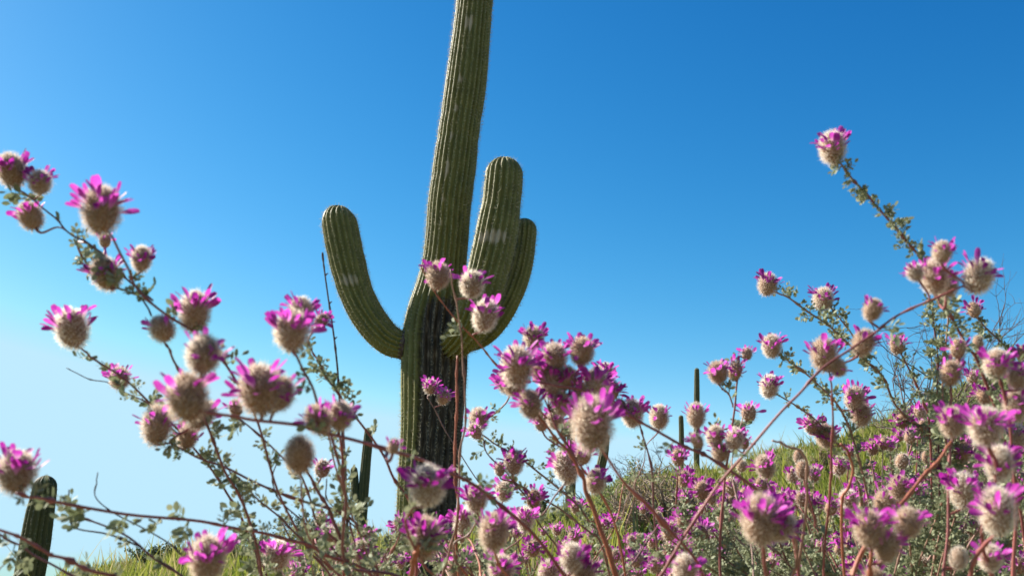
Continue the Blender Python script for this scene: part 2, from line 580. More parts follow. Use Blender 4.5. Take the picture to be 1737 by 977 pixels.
# ------------------------------------------------------------------ saguaros
def ribbed(name, pts, rad, ribs, parent, step=.03, dome=1.0, wear=None, scar=None, spines=True, vpr=6, amp=.19, spine_len=1.0,
           nspine=4, skin='cactus'):
    """fluted column along pts (n,3), radii rad (n); rounded tip at the end"""
    pts = np.asarray(pts, float)
    seg = np.r_[0, np.cumsum(np.linalg.norm(np.diff(pts, axis=0), axis=1))]
    Ltot = seg[-1]
    ns = max(12, int(Ltot / step))
    s = np.linspace(0, Ltot, ns)
    Rt = rad[-1]
    tip = np.linspace(0, 1, 12)[1:]
    s = np.unique(np.r_[s[s < Ltot - Rt * dome], Ltot - Rt * dome * (1 - np.sin(np.r_[0, tip] * np.pi / 2))])
    c = np.stack([np.interp(s, seg, pts[:, k]) for k in range(3)], -1)
    r = np.interp(s, seg, rad)
    q = np.clip((s - (Ltot - Rt * dome)) / (Rt * dome), 0, 1)
    r = r * np.sqrt(np.clip(1 - q ** 2, 0, 1)) + 1e-4
    t, n, b = frames(c)
    na_ = ribs * vpr
    a = np.linspace(0, 2 * np.pi, na_, endpoint=False)
    warp = .10 * np.sin(3 * a + rng.uniform(0, 6)) + .07 * np.sin(5 * a + rng.uniform(0, 6))
    warp -= warp[0]
    ridge = .5 + .5 * np.cos(a * ribs + warp * 2.2)
    depth_var = 1 + .25 * np.sin(2 * a + rng.uniform(0, 6)) * np.cos(3 * a)
    prof = 1 - amp * depth_var * (1 - ridge ** .65)
    rings = sum(-.022 * np.exp(-((s - q_) / .05) ** 2) for q_ in rng.uniform(.1, .95, 5) * Ltot)
    wob = 1 + rings[:, None] + .012 * np.sin(s[:, None] * 3.1 + 2 * np.sin(a)[None]) + .01 * np.sin(s[:, None] * 7.3)
    ring = n[:, None] * np.cos(a)[None, :, None] + b[:, None] * np.sin(a)[None, :, None]
    rr_ = r[:, None] * prof[None] * wob
    v = c[:, None] + ring * rr_[..., None]
    m_ = len(s)
    i = np.arange(m_ - 1)[:, None] * na_
    j = np.arange(na_)[None]
    j2 = (j + 1) % na_
    f = np.stack([i + j, i + j2, i + na_ + j2, i + na_ + j], -1).reshape(-1, 4)
    me = build_mesh(name, v.reshape(-1, 3), f, M[skin], True)
    uvl = me.uv_layers.new(name='skin')
    li = np.zeros(len(me.loops), np.int32)
    me.loops.foreach_get('vertex_index', li)
    uu = (li % na_) / na_ * ribs / 2
    uu = np.where(uu > ribs / 4, ribs / 2 - uu, uu)
    vv = s[li // na_]
    uvl.data.foreach_set('uv', np.stack([uu, vv], -1).astype(np.float32).ravel())
    W = np.zeros((m_, na_)); S = np.zeros((m_, na_))
    nz = ring
    if wear is not None:
        W = wear(v, nz, s)
    if scar is not None:
        S = scar(v, nz, s, a) * (.55 + .45 * ridge)[None]
    point_attr(me, 'wear', W.ravel())
    point_attr(me, 'scar', S.ravel())
    o = link(name, me, parent)
    if spines:
        sv, sf, cnt = [], [], 0
        idx = np.arange(ribs) * vpr
        pos = np.arange(.02, Ltot - Rt * .08, step * .95)
        ci = np.stack([np.interp(pos, s, c[:, k]) for k in range(3)], -1)
        ri = np.interp(pos, s, r)
        ni = np.stack([np.interp(pos, s, n[:, k]) for k in range(3)], -1)
        bi = np.stack([np.interp(pos, s, b[:, k]) for k in range(3)], -1)
        ti = np.stack([np.interp(pos, s, t[:, k]) for k in range(3)], -1)
        aa_ = a[idx]
        O = ni[:, None] * np.cos(aa_)[None, :, None] + bi[:, None] * np.sin(aa_)[None, :, None]
        B = ci[:, None] + O * ri[:, None, None] * .995
        T = np.broadcast_to(ti[:, None], O.shape)
        Sd = np.cross(O, T)
        B, O, T, Sd = [z.reshape(-1, 3) for z in (B, O, T, Sd)]
        m2 = len(B)
        V = []
        for k in range(nspine):
            ln = rng.uniform(.018, .042, (m2, 1)) * spine_len
            d = O * rng.uniform(.5, 1.0, (m2, 1)) + T * rng.uniform(-.9, .9, (m2, 1)) + Sd * rng.uniform(-.9, .9, (m2, 1))
            d /= np.linalg.norm(d, axis=1)[:, None]
            w = np.cross(d, rng.normal(0, 1, (m2, 3)))
            w /= np.linalg.norm(w, axis=1)[:, None] + 1e-9
            w *= .0011 * spine_len
            V.append(np.stack([B - w, B + w, B + d * ln], 1))
        V = np.concatenate(V).reshape(-1, 3)
        sm = build_mesh('spines', V, np.arange(len(V)).reshape(-1, 3), M['spine'])
        so = link('spines', sm, o)
        so['kind'] = 'stuff'
    return o


def world_to(parent, arr):
    return np.asarray(arr, float) - np.array(parent.location)


def column(px, Y, extra_base=None):
    """px: list of (x, y, width_px[, Y]) base to tip -> points, radii"""
    pts, rad = [], []
    for q in px:
        yy = q[3] if len(q) > 3 else Y
        p = PY(q[0], q[1], yy)
        pts.append(p)
        rad.append(q[2] / 2 / FPX * depth(p))
    return np.array(pts), np.array(rad)


def smooth_col(pts, rad, k=6):
    a = catmull(np.column_stack([pts, rad]), k)
    return a[:, :3], a[:, 3]


SY = 7.5
tr_px = [(712, 1010, 100), (716, 977, 100), (724, 836, 101), (733, 709, 106), (737, 620, 112), (738, 570, 112), (742, 530, 104), (748, 490, 88),
         (753, 450, 76), (758, 400, 74), (762, 349, 74), (769, 300, 73), (778, 230, 71), (789, 154, 70), (799, 61, 65), (805, 0, 62),
         (815, -120, 60), (822, -240, 58), (827, -340, 54)]
pts, rad = column(tr_px, SY)
base = pts[0].copy()
bz = float(terrain(base[0], SY))
base_pt = np.array([base[0], SY, bz])
pts = np.vstack([[base[0] - .01, SY, bz - .25], pts])
rad = np.r_[rad[0] * 1.02, rad]
pts, rad = smooth_col(pts, rad)
sag = empty('saguaro', base_pt)
tag(sag, 'huge three-armed saguaro cactus towering behind the pink flowers', 'cactus')


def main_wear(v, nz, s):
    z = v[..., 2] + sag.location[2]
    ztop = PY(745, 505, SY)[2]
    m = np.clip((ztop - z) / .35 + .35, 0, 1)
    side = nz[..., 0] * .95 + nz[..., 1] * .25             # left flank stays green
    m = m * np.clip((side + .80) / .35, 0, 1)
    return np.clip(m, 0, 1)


def scar_at(lst, width=.09):
    def f(v, nz, s, a):
        S = np.zeros(v.shape[:2])
        z = v[..., 2]
        for (zz, h, xx, wx, amt) in lst:
            S += amt * np.exp(-((z - zz) / h) ** 2) * np.exp(-((nz[..., 0] - xx) / wx) ** 2) * (nz[..., 1] < .3)
        return np.clip(S, 0, 1)
    return f


def zrel(y, Y=SY):
    return PY(760, y, Y)[2] - sag.location[2]


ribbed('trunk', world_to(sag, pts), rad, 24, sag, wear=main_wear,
       scar=scar_at([(zrel(55), .10, -.1, .35, .75), (zrel(150), .05, -.2, .2, .7), (zrel(198), .05, -.2, .2, .65), (zrel(245), .05, -.25, .2, .6),
                     (zrel(300), .10, -.25, .16, .7), (zrel(350), .05, -.25, .2, .5), (zrel(390), .05, -.2, .2, .5)]))


def arm(px, Y, scars, ribs=19):
    p, r = column(px, Y)
    p, r = smooth_col(p, r)
    ribbed('arm', world_to(sag, p), r, ribs, sag, scar=scar_at(scars), amp=.19)


arm([(712, 580, 40, 7.5), (690, 585, 45, 7.48), (664, 579, 51, 7.46), (634, 550, 55, 7.45), (606, 501, 58, 7.45), (589, 443, 61, 7.45), (579, 395, 61, 7.45), (575, 368, 60, 7.45), (578, 350, 58, 7.45)],
    SY, [(zrel(485), .06, -.1, .7, .75)])
arm([(760, 592, 46, 7.42), (782, 575, 56, 7.2), (799, 550, 64, 7.1), (812, 515, 70, 7.06), (823, 475, 71, 7.05), (834, 433, 71, 7.05), (843, 390, 71, 7.05), (850, 348, 68, 7.05),
     (855, 300, 65, 7.05), (857, 268, 60, 7.05)], SY, [(zrel(411, 7.05), .06, -.05, .8, .95)])
arm([(758, 575, 36, 7.52), (795, 577, 40, 7.5), (826, 560, 43, 7.4), (852, 525, 45, 7.36), (872, 482, 45, 7.36), (884, 436, 44, 7.36), (889, 400, 42, 7.36), (891, 371, 38, 7.36)],
    SY, [(zrel(470, 7.36), .05, 0, .6, .4)], 16)
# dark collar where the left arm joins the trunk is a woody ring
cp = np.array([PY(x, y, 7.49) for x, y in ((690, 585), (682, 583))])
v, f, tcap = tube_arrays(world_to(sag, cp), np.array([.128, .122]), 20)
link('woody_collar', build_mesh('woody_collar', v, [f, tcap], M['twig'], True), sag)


def far_saguaro(px, Y, label, ribs=16, arms=()):
    p, r = column(px, Y)
    b = p[0].copy()
    gz = float(terrain(b[0], b[1]))
    root = empty('saguaro', (b[0], b[1], gz))
    tag(root, label, 'cactus', 'distant saguaros')
    if gz < b[2]:
        p = np.vstack([[b[0], b[1], gz - .2], p]); r = np.r_[r[0], r]
    p, r = smooth_col(p, r, 5)
    ribbed('trunk', world_to(root, p), r, ribs, root, step=.06, spine_len=1.2, nspine=2, skin='cactus_shaded')
    for apx in arms:
        p, r = column(apx, Y)
        p, r = smooth_col(p, r, 5)
        ribbed('arm', world_to(root, p), r, 12, root, step=.06, spine_len=1.2, nspine=2, skin='cactus_shaded')


far_saguaro([(46, 1000, 50), (58, 930, 49), (68, 870, 46), (75, 835, 40), (79, 806, 34)], 13.0,
            'dark armless saguaro at the far left below the big flower head')
far_saguaro([(613, 900, 17), (617, 830, 18), (621, 780, 17), (624, 750, 16), (625, 725, 12)], 27.0,
            'small distant saguaro with one short arm left of the big trunk', 12,
            arms=[[(612, 850, 13), (604, 842, 14), (602, 820, 14), (601, 805, 13), (600, 791, 11)]])
far_saguaro([(1182, 800, 10), (1182, 700, 10), (1182, 660, 9.5), (1182, 624, 8)], 46.0,
            'tallest thin armless saguaro on the right skyline', 10)
far_saguaro([(1156, 800, 9), (1156, 740, 9), (1155, 704, 8)], 52.0,
            'short stubby saguaro just left of the thin skyline saguaro', 10)
far_saguaro([(1016, 850, 14), (1018, 800, 16), (1024, 770, 16), (1028, 735, 13)], 34.0,
            'bent saguaro half hidden below the big blurred flower head', 12)
far_saguaro([(967, 870, 17), (968, 820, 17), (969, 770, 16), (968, 725, 13)], 33.0,
            'straight saguaro half hidden behind the central red stem', 12)

# ------------------------------------------------------------------ background bushes
def bush(name, label, x, ybase, wpx, hpx, Y, leafm, nleaf, lsize, twigs=26, cat='shrub', group='shrubs on the slope', dry=0.0, dark=False, seed=1):
    r0 = np.random.default_rng(seed)
    c = PY(x, ybase, Y)
    gz = float(terrain(c[0], c[1]))
    W = wpx / FPX * depth(c) / 2
    Hh = max(.2, c[2] + hpx / FPX * depth(c) - gz)
    root = empty(name, (c[0], c[1], gz))
    tag(root, label, cat, group)
    tv, tf, tt, cnt = [], [], [], 0
    tips = []
    for k in range(twigs):
        a = r0.uniform(0, 2 * np.pi)
        sp = r0.uniform(.15, 1) ** .7
        e = np.array([math.cos(a) * W * sp, math.sin(a) * W * sp, Hh * math.sqrt(max(.05, 1 - (sp * .85) ** 2)) * r0.uniform(.75, 1.08)])
        m1 = e * np.array([.35, .35, .5]) + r0.normal(0, .06, 3) * W
        p = catmull(np.array([[r0.normal(0, .03), r0.normal(0, .03), -.05], m1, e]), 5)
        v, f, t_ = tube_arrays(p, np.linspace(.012, .004, len(p)) * max(1, Hh), 5, True, cnt)
        tv.append(v); tf.append(f); tt.append(t_); cnt += len(v)
        for q in range(5):
            b0 = p[r0.integers(4, len(p))]
            e2 = b0 + nrm(r0.normal(0, 1, 3) + [0, 0, .8]) * W * r0.uniform(.2, .45)
            p2 = catmull(np.array([b0, (b0 + e2) / 2 + r0.normal(0, .03, 3) * W, e2]), 3)
            v, f, t_ = tube_arrays(p2, np.linspace(.005, .002, len(p2)) * max(1, Hh), 4, True, cnt)
            tv.append(v); tf.append(f); tt.append(t_); cnt += len(v)
            tips.append((b0, e2))
        tips.append((p[5], e))
    link('branches', build_mesh('branches', np.vstack(tv), [np.vstack(tf), np.vstack(tt)], M['woody'], True), root)['kind'] = 'stuff'
    if nleaf:
        ii = r0.integers(0, len(tips), nleaf)
        s = r0.uniform(0, 1.05, (nleaf, 1)) ** .6
        A_ = np.array([t[0] for t in tips])[ii]; B_ = np.array([t[1] for t in tips])[ii]
        ctr = A_ * (1 - s) + B_ * s + r0.normal(0, .045, (nleaf, 3)) * W
        ctr[:, 2] = np.maximum(ctr[:, 2], .02)
        u = r0.normal(0, 1, (nleaf, 3)); u /= np.linalg.norm(u, axis=1)[:, None]
        w_ = np.cross(u, r0.normal(0, 1, (nleaf, 3))); w_ /= np.linalg.norm(w_, axis=1)[:, None]
        L_ = lsize * r0.uniform(.6, 1.3, (nleaf, 1))
        v = np.stack([ctr - u * L_, ctr + w_ * L_ * .4, ctr + u * L_, ctr - w_ * L_ * .4], 1).reshape(-1, 3)
        link('leaves', build_mesh('leaves', v, np.arange(len(v)).reshape(-1, 4), leafm), root)['kind'] = 'stuff'
    return root


LG = thin_mat('brittlebush_leaf', (.13, .17, .06), (.26, .29, .11), .35, rough=.6, scale=3, rand=.15)
LD = thin_mat('dark_scrub_leaf', (.030, .050, .018), (.075, .095, .035), .25, rough=.6, scale=3, rand=.15)
LB = thin_mat('dry_brown_leaf', (.17, .12, .06), (.27, .21, .11), .25, rough=.8, scale=3, rand=.15)
bush('green_shrub', 'leafy green shrub on the slope right of the central red stem', 1070, 880, 190, 75, 10.5, LG, 9000, .018, seed=4)
bush('dry_shrub', 'brown dry shrub on the slope below the skyline saguaros', 1130, 940, 200, 130, 7.5, LB, 3500, .013, 110, seed=5)
bush('green_shrub', 'dark round scrub tree on the far slope left of the central red stem', 912, 885, 46, 40, 20, LD, 4000, .03, 14, seed=6)
bush('green_shrub', 'small dark rounded scrub just right of the other round scrub tree', 955, 895, 50, 26, 17, LD, 3000, .025, 14, seed=7)
bush('green_shrub', 'dark green shrub on the low ridge at lower left', 275, 985, 120, 55, 19, LD, 5000, .032, 18, seed=8)
bush('green_shrub', 'grey-green scrub on the skyline left of the big saguaro base', 520, 945, 120, 62, 18, LD, 3500, .026, 26, seed=9)
bush('green_shrub', 'feathery green shrub on the ridge above the lower left flower', 415, 965, 110, 50, 16, LG, 4500, .022, 24, seed=10)
bush('green_shrub', 'bushy green shrub below the bare grey shrub on the right slope', 1590, 770, 190, 70, 12, LG, 7000, .02, 30, seed=11)
bush('green_shrub', 'low pale green shrub at the left end of the right-hand grassy slope', 1345, 812, 90, 34, 16, LG, 3500, .02, 30, seed=12)
bush('green_shrub', 'green shrub on the right skyline at the picture edge', 1700, 740, 220, 90, 12, LG, 7000, .02, 30, seed=13)


for k, (x_, yb_, w_, h_, Y_, lm_, lab_) in enumerate([
        (1330, 800, 46, 22, 15, LG, 'small green brush clump on the slope crest above the large lower right bloom'),
        (1400, 790, 54, 26, 14, LB, 'small straw-brown brush clump on the grassy slope beside the thin vertical stem'),
        (1462, 772, 60, 30, 16, LD, 'dark green brush clump high on the grassy slope left of the bare grey shrub'),
        (1500, 800, 50, 26, 12, LB, 'brown brush clump on the grassy slope below the bare grey shrub'),
        (1370, 830, 56, 26, 11, LD, 'dark green brush clump midway down the grassy slope'),
        (1285, 830, 50, 24, 13, LG, 'green brush clump where the grassy slope meets the long diagonal stem'),
        (1240, 850, 56, 30, 11, LB, 'brown brush clump behind the long diagonal stem'),
        (1010, 900, 60, 28, 11, LD, 'dark brush clump behind the thick central red stem'),
        (960, 925, 54, 24, 12, LG, 'green brush clump in the grass left of the thick central red stem'),
        (620, 950, 60, 26, 13, LD, 'dark brush clump in the grass just left of the big saguaro base'),
        (850, 925, 60, 24, 13, LB, 'brown brush clump in the grass just right of the big saguaro base'),
        (470, 965, 60, 20, 14, LG, 'low green brush clump in the grass at lower left')]):
    bush('brush_clump', lab_, x_, yb_, w_, h_, Y_, lm_, 1500, .016, 16, group='brush clumps in the grass', seed=30 + k)


def bare_shrub(x, ybase, Y, hpx, wpx, label, seed):
    r0 = np.random.default_rng(seed)
    c = PY(x, ybase, Y)
    gz = float(terrain(c[0], c[1]))
    root = empty('bare_shrub', (c[0], c[1], gz))
    tag(root, label, 'shrub')
    Hh = c[2] + hpx / FPX * depth(c) - gz
    W = wpx / FPX * depth(c) / 2

    def grow(p0, d, ln, rad, lvl, acc):
        n = 6
        p = [p0]
        for k in range(n):
            d = nrm(d + r0.normal(0, .16, 3) + np.array([0, 0, .04]))
            p.append(p[-1] + d * ln / n)
        p = np.array(p)
        acc.append((p, np.linspace(rad, rad * .45, n + 1)))
        if lvl < 3:
            for k in range(r0.integers(3, 6)):
                b0 = p[r0.integers(2, n + 1)]
                grow(b0, nrm(d + r0.normal(0, .65, 3)), ln * r0.uniform(.35, .7), rad * .55, lvl + 1, acc)
    for k in range(7):
        acc = []
        a = k / 7 * 2 * np.pi + r0.uniform(-.3, .3)
        d = nrm([math.cos(a) * W * 1.1, math.sin(a) * W * .6, Hh * .85])
        grow(np.array([0, 0, -.05]), d, Hh * r0.uniform(.65, .95), .010, 0, acc)
        tv, tf, tt, cnt = [], [], [], 0
        for p, r in acc:
            v, f, t_ = tube_arrays(p, r, 5, True, cnt)
            tv.append(v); tf.append(f); tt.append(t_); cnt += len(v)
        link('branch', build_mesh('branch', np.vstack(tv), [np.vstack(tf), np.vstack(tt)], M['twig'], True), root)


bare_shrub(1545, 740, 8.0, 165, 210, 'leafless grey shrub spreading thin bare branches on the right slope', 3)
bare_shrub(1060, 850, 12.0, 60, 120, 'low leafless twiggy shrub on the crest right of the central red stem', 8)

# ------------------------------------------------------------------ flower heads: shared meshes
def head_mesh(seed, ncal=230, nh=17):
    """unit: body about 1 wide, base at origin, axis +Z, about 1.12 tall"""
    r0 = np.random.default_rng(seed)
    nu, nv = 14, 9
    V = []
    for i in range(nv + 1):
        ph = math.pi * i / nv
        for j in range(nu):
            th = 2 * math.pi * j / nu
            rr = .385 * math.sin(ph) ** .85 * (1 + r0.normal(0, .03))
            V.append((rr * math.cos(th), rr * math.sin(th), .53 - .50 * math.cos(ph)))
    V = np.array(V)
    i = np.arange(nv)[:, None] * nu
    j = np.arange(nu)[None]
    j2 = (j + 1) % nu
    F = np.stack([i + j, i + j2, i + nu + j2, i + nu + j], -1).reshape(-1, 4)
    # calyx tufts on a spiral
    k = np.arange(ncal)
    zc = 1 - 2 * (k + .5) / ncal
    th = k * 2.399963
    rr = np.sqrt(1 - zc ** 2)
    nor = np.stack([rr * np.cos(th), rr * np.sin(th), zc], -1)
    B = np.stack([nor[:, 0] * .36, nor[:, 1] * .36, .53 + nor[:, 2] * .47], -1)
    ax = nor + np.array([0, 0, .55])
    ax /= np.linalg.norm(ax, axis=1)[:, None]
    B = np.repeat(B, nh, 0); ax = np.repeat(ax, nh, 0); nor = np.repeat(nor, nh, 0)
    n = len(B)
    st = B + ax * r0.uniform(-.02, .12, (n, 1)) + r0.normal(0, .032, (n, 3))
    d = ax * .8 + nor * .35 + r0.normal(0, .42, (n, 3))
    d /= np.linalg.norm(d, axis=1)[:, None]
    ln = r0.uniform(.07, .165, (n, 1))
    w = np.cross(d, r0.normal(0, 1, (n, 3))); w /= np.linalg.norm(w, axis=1)[:, None]
    w *= .0060
    H = np.stack([st - w, st + w, st + d * ln], 1).reshape(-1, 3)
    # pointed calyx teeth, brown-purple, seen between the hairs
    kk = np.arange(0, n, nh)
    b0 = B[kk]; a0 = ax[kk]
    s1 = np.cross(a0, [0, 0, 1.0]); s1 /= np.linalg.norm(s1, axis=1)[:, None] + 1e-9
    T = np.stack([b0 - s1 * .035, b0 + s1 * .035, b0 + a0 * .15], 1).reshape(-1, 3)
    nV, nH = len(V), len(H)
    allv = np.vstack([V, H, T])
    ft = np.vstack([nV + np.arange(nH).reshape(-1, 3), nV + nH + np.arange(len(T)).reshape(-1, 3)])
    mi = np.r_[np.zeros(len(F)), np.ones(nH // 3), np.zeros(len(T) // 3)]
    return build_mesh('flower_head', allv, [F, ft], [M['calyx'], M['hair']], False, mi)


def petal_arrays(seed):
    r0 = np.random.default_rng(seed)
    wk = r0.uniform(.75, 1.1)
    prof = [(0, .03), (.16, .06), (.34, .15 * wk), (.56, .22 * wk), (.78, .215 * wk), (.93, .165 * wk), (1.0, .085 * wk)]
    cup = r0.uniform(.2, .5)
    bend = r0.uniform(-.12, .18)
    V = []
    for z, w in prof:
        for sx in (-1, 0, 1):
            V.append((sx * w, (abs(sx) * w * cup) + bend * z * z, z))
    V = np.array(V)
    F = []
    for i in range(len(prof) - 1):
        for j in range(2):
            F.append((i * 3 + j, i * 3 + j + 1, (i + 1) * 3 + j + 1, (i + 1) * 3 + j))
    return V, np.array(F)


HEADS = [head_mesh(s) for s in range(5)]
HEADS_SMALL = [head_mesh(10 + s, 90, 11) for s in range(4)]
PET = [petal_arrays(s) for s in range(5)]
ALONG = np.clip(np.repeat([0, .16, .34, .56, .78, .93, 1.0], 3) * 1.9 - .1, 0, 1)
PETM = [build_mesh('petal', v, f, M['petal'], True) for v, f in PET]
BUDM = [build_mesh('petal', v, f, M['bud'], True) for v, f in PET[:3]]
for me_ in PETM + BUDM:
    point_attr(me_, 'along', ALONG)


def basis_from_axis(ax, roll):
    ax = nrm(ax)
    t = np.array([1.0, 0, 0]) if abs(ax[0]) < .9 else np.array([0, 1.0, 0])
    u = nrm(np.cross(t, ax)); w = np.cross(ax, u)
    c, s = math.cos(roll), math.sin(roll)
    return np.column_stack([u * c + w * s, -u * s + w * c, ax])


def mat4(R3, loc, sc=1.0):
    m = Matrix.Identity(4)
    for a in range(3):
        for b in range(3):
            m[a][b] = float(R3[a, b] * (sc if np.isscalar(sc) else sc[b]))
        m[a][3] = float(loc[a])
    return m


def petal_layout(r0, n):
    """positions on the unit head: (location, axis, roll, scale, is_bud)"""
    out = []
    off = r0.uniform(0, 6.28)
    for k in range(n):
        th = off + k * 2 * math.pi / n * 1.618 + r0.normal(0, .25)
        z = r0.uniform(.48, .90)
        rr = .40 * math.sqrt(max(.06, 1 - ((z - .53) / .55) ** 2))
        el = R_(r0.uniform(2, 58)) + max(0, z - .6) * .9
        ax = np.array([math.cos(th) * math.cos(el), math.sin(th) * math.cos(el), math.sin(el)])
        bud = r0.random() < .38
        sc = r0.uniform(.28, .46) if bud else r0.uniform(.35, .57)
        out.append((np.array([rr * math.cos(th), rr * math.sin(th), z]), ax, th + math.pi / 2 + r0.normal(0, .5), sc, bud))
    return out


def petal_R(ax, th):
    """petal blade: local z along ax, local y (cupped side) facing the head's tip"""
    z = nrm(ax)
    y = nrm(np.array([0, 0, 1.0]) - z * z[2] + 1e-4)
    x = np.cross(y, z)
    c, s = math.cos(th), math.sin(th)
    return np.column_stack([x * c + y * s, -x * s + y * c, z])


# joined petals for heads too small to tell the petals apart
def joined_petals(seed, n):
    r0 = np.random.default_rng(100 + seed)
    V, F, mi, cnt = [], [], [], 0
    for k, (loc, ax, th, sc, bud) in enumerate(petal_layout(r0, n)):
        v, f = PET[k % 5]
        R3 = petal_R(ax, r0.normal(0, .6))
        V.append((v * sc) @ R3.T + loc)
        F.append(f + cnt); cnt += len(v)
        mi += [1 if bud else 0] * len(f)
    me = build_mesh('petals', np.vstack(V), np.vstack(F), [M['petal'], M['bud']], True, mi)
    point_attr(me, 'along', np.tile(ALONG, len(V)))
    return me


JP = [joined_petals(s, n) for s, n in enumerate((26, 30, 32, 36, 38, 14))]

# ------------------------------------------------------------------ leaf clusters: shared meshes
def leaf_arrays(seed, ncompound, nleaf):
    """cluster of small pinnate leaves; unit: about 1 long, grows along +Z from the origin"""
    r0 = np.random.default_rng(seed)
    V, F, cnt = [], [], 0
    base = np.array([(0, 0, 0), (-.5, .10, .45), (0, -.04, .5), (.5, .10, .45), (-.38, .14, .82), (0, .02, .85), (.38, .14, .82), (0, .06, 1.0)])
    bf = np.array([(0, 2, 1, 1), (0, 3, 2, 2), (1, 2, 5, 4), (2, 3, 6, 5), (4, 5, 7, 7), (5, 6, 7, 7)])
    for c in range(ncompound):
        ax = nrm([r0.normal(0, .75), r0.normal(0, .75), 1.0])
        ln = r0.uniform(.65, 1.05)
        side = nrm(np.cross(ax, r0.normal(0, 1, 3)))
        nn_ = np.cross(side, ax)
        curl = r0.uniform(-.25, .25)
        for k in range(nleaf):
            pair, sg = divmod(k, 2)
            fr = 1.0 if k == nleaf - 1 else .35 + .6 * pair / max(1, nleaf / 2 - .5)
            p = ax * ln * fr * .72 + nn_ * curl * fr * fr
            d = nrm(ax * .75 + (0 if k == nleaf - 1 else 1) * side * (1 if sg else -1) * .9 + nn_ * r0.normal(.15, .3))
            R3 = basis_from_axis(d, r0.uniform(0, 6.28))
            ll = r0.uniform(.28, .40)
            v = base * np.array([ll * .54, ll * .5, ll])
            V.append(v @ R3.T + p)
            F.append(bf + cnt); cnt += 8
        # rachis
        w = side * .035
        V.append(np.array([-w, w, ax * ln * .75 + nn_ * curl * .9])); F.append(np.array([(cnt, cnt + 1, cnt + 2, cnt + 2)])); cnt += 3
    V = np.vstack(V); F = np.vstack(F)
    quads = F[F[:, 2] != F[:, 3]]
    tris = F[F[:, 2] == F[:, 3]][:, :3]
    return V, quads, tris


LEAF = [leaf_arrays(s, n, k) for s, (n, k) in enumerate(((2, 5), (3, 5), (2, 7), (3, 7), (4, 5), (1, 7)))]
LEAFM = [build_mesh('leaf_cluster', v, [q, t], M['leaf'], True) for v, q, t in LEAF]
LEAFG = [build_mesh('leaf_cluster', v, [q, t], M['leaf_green'], True) for v, q, t in LEAF[:3]]


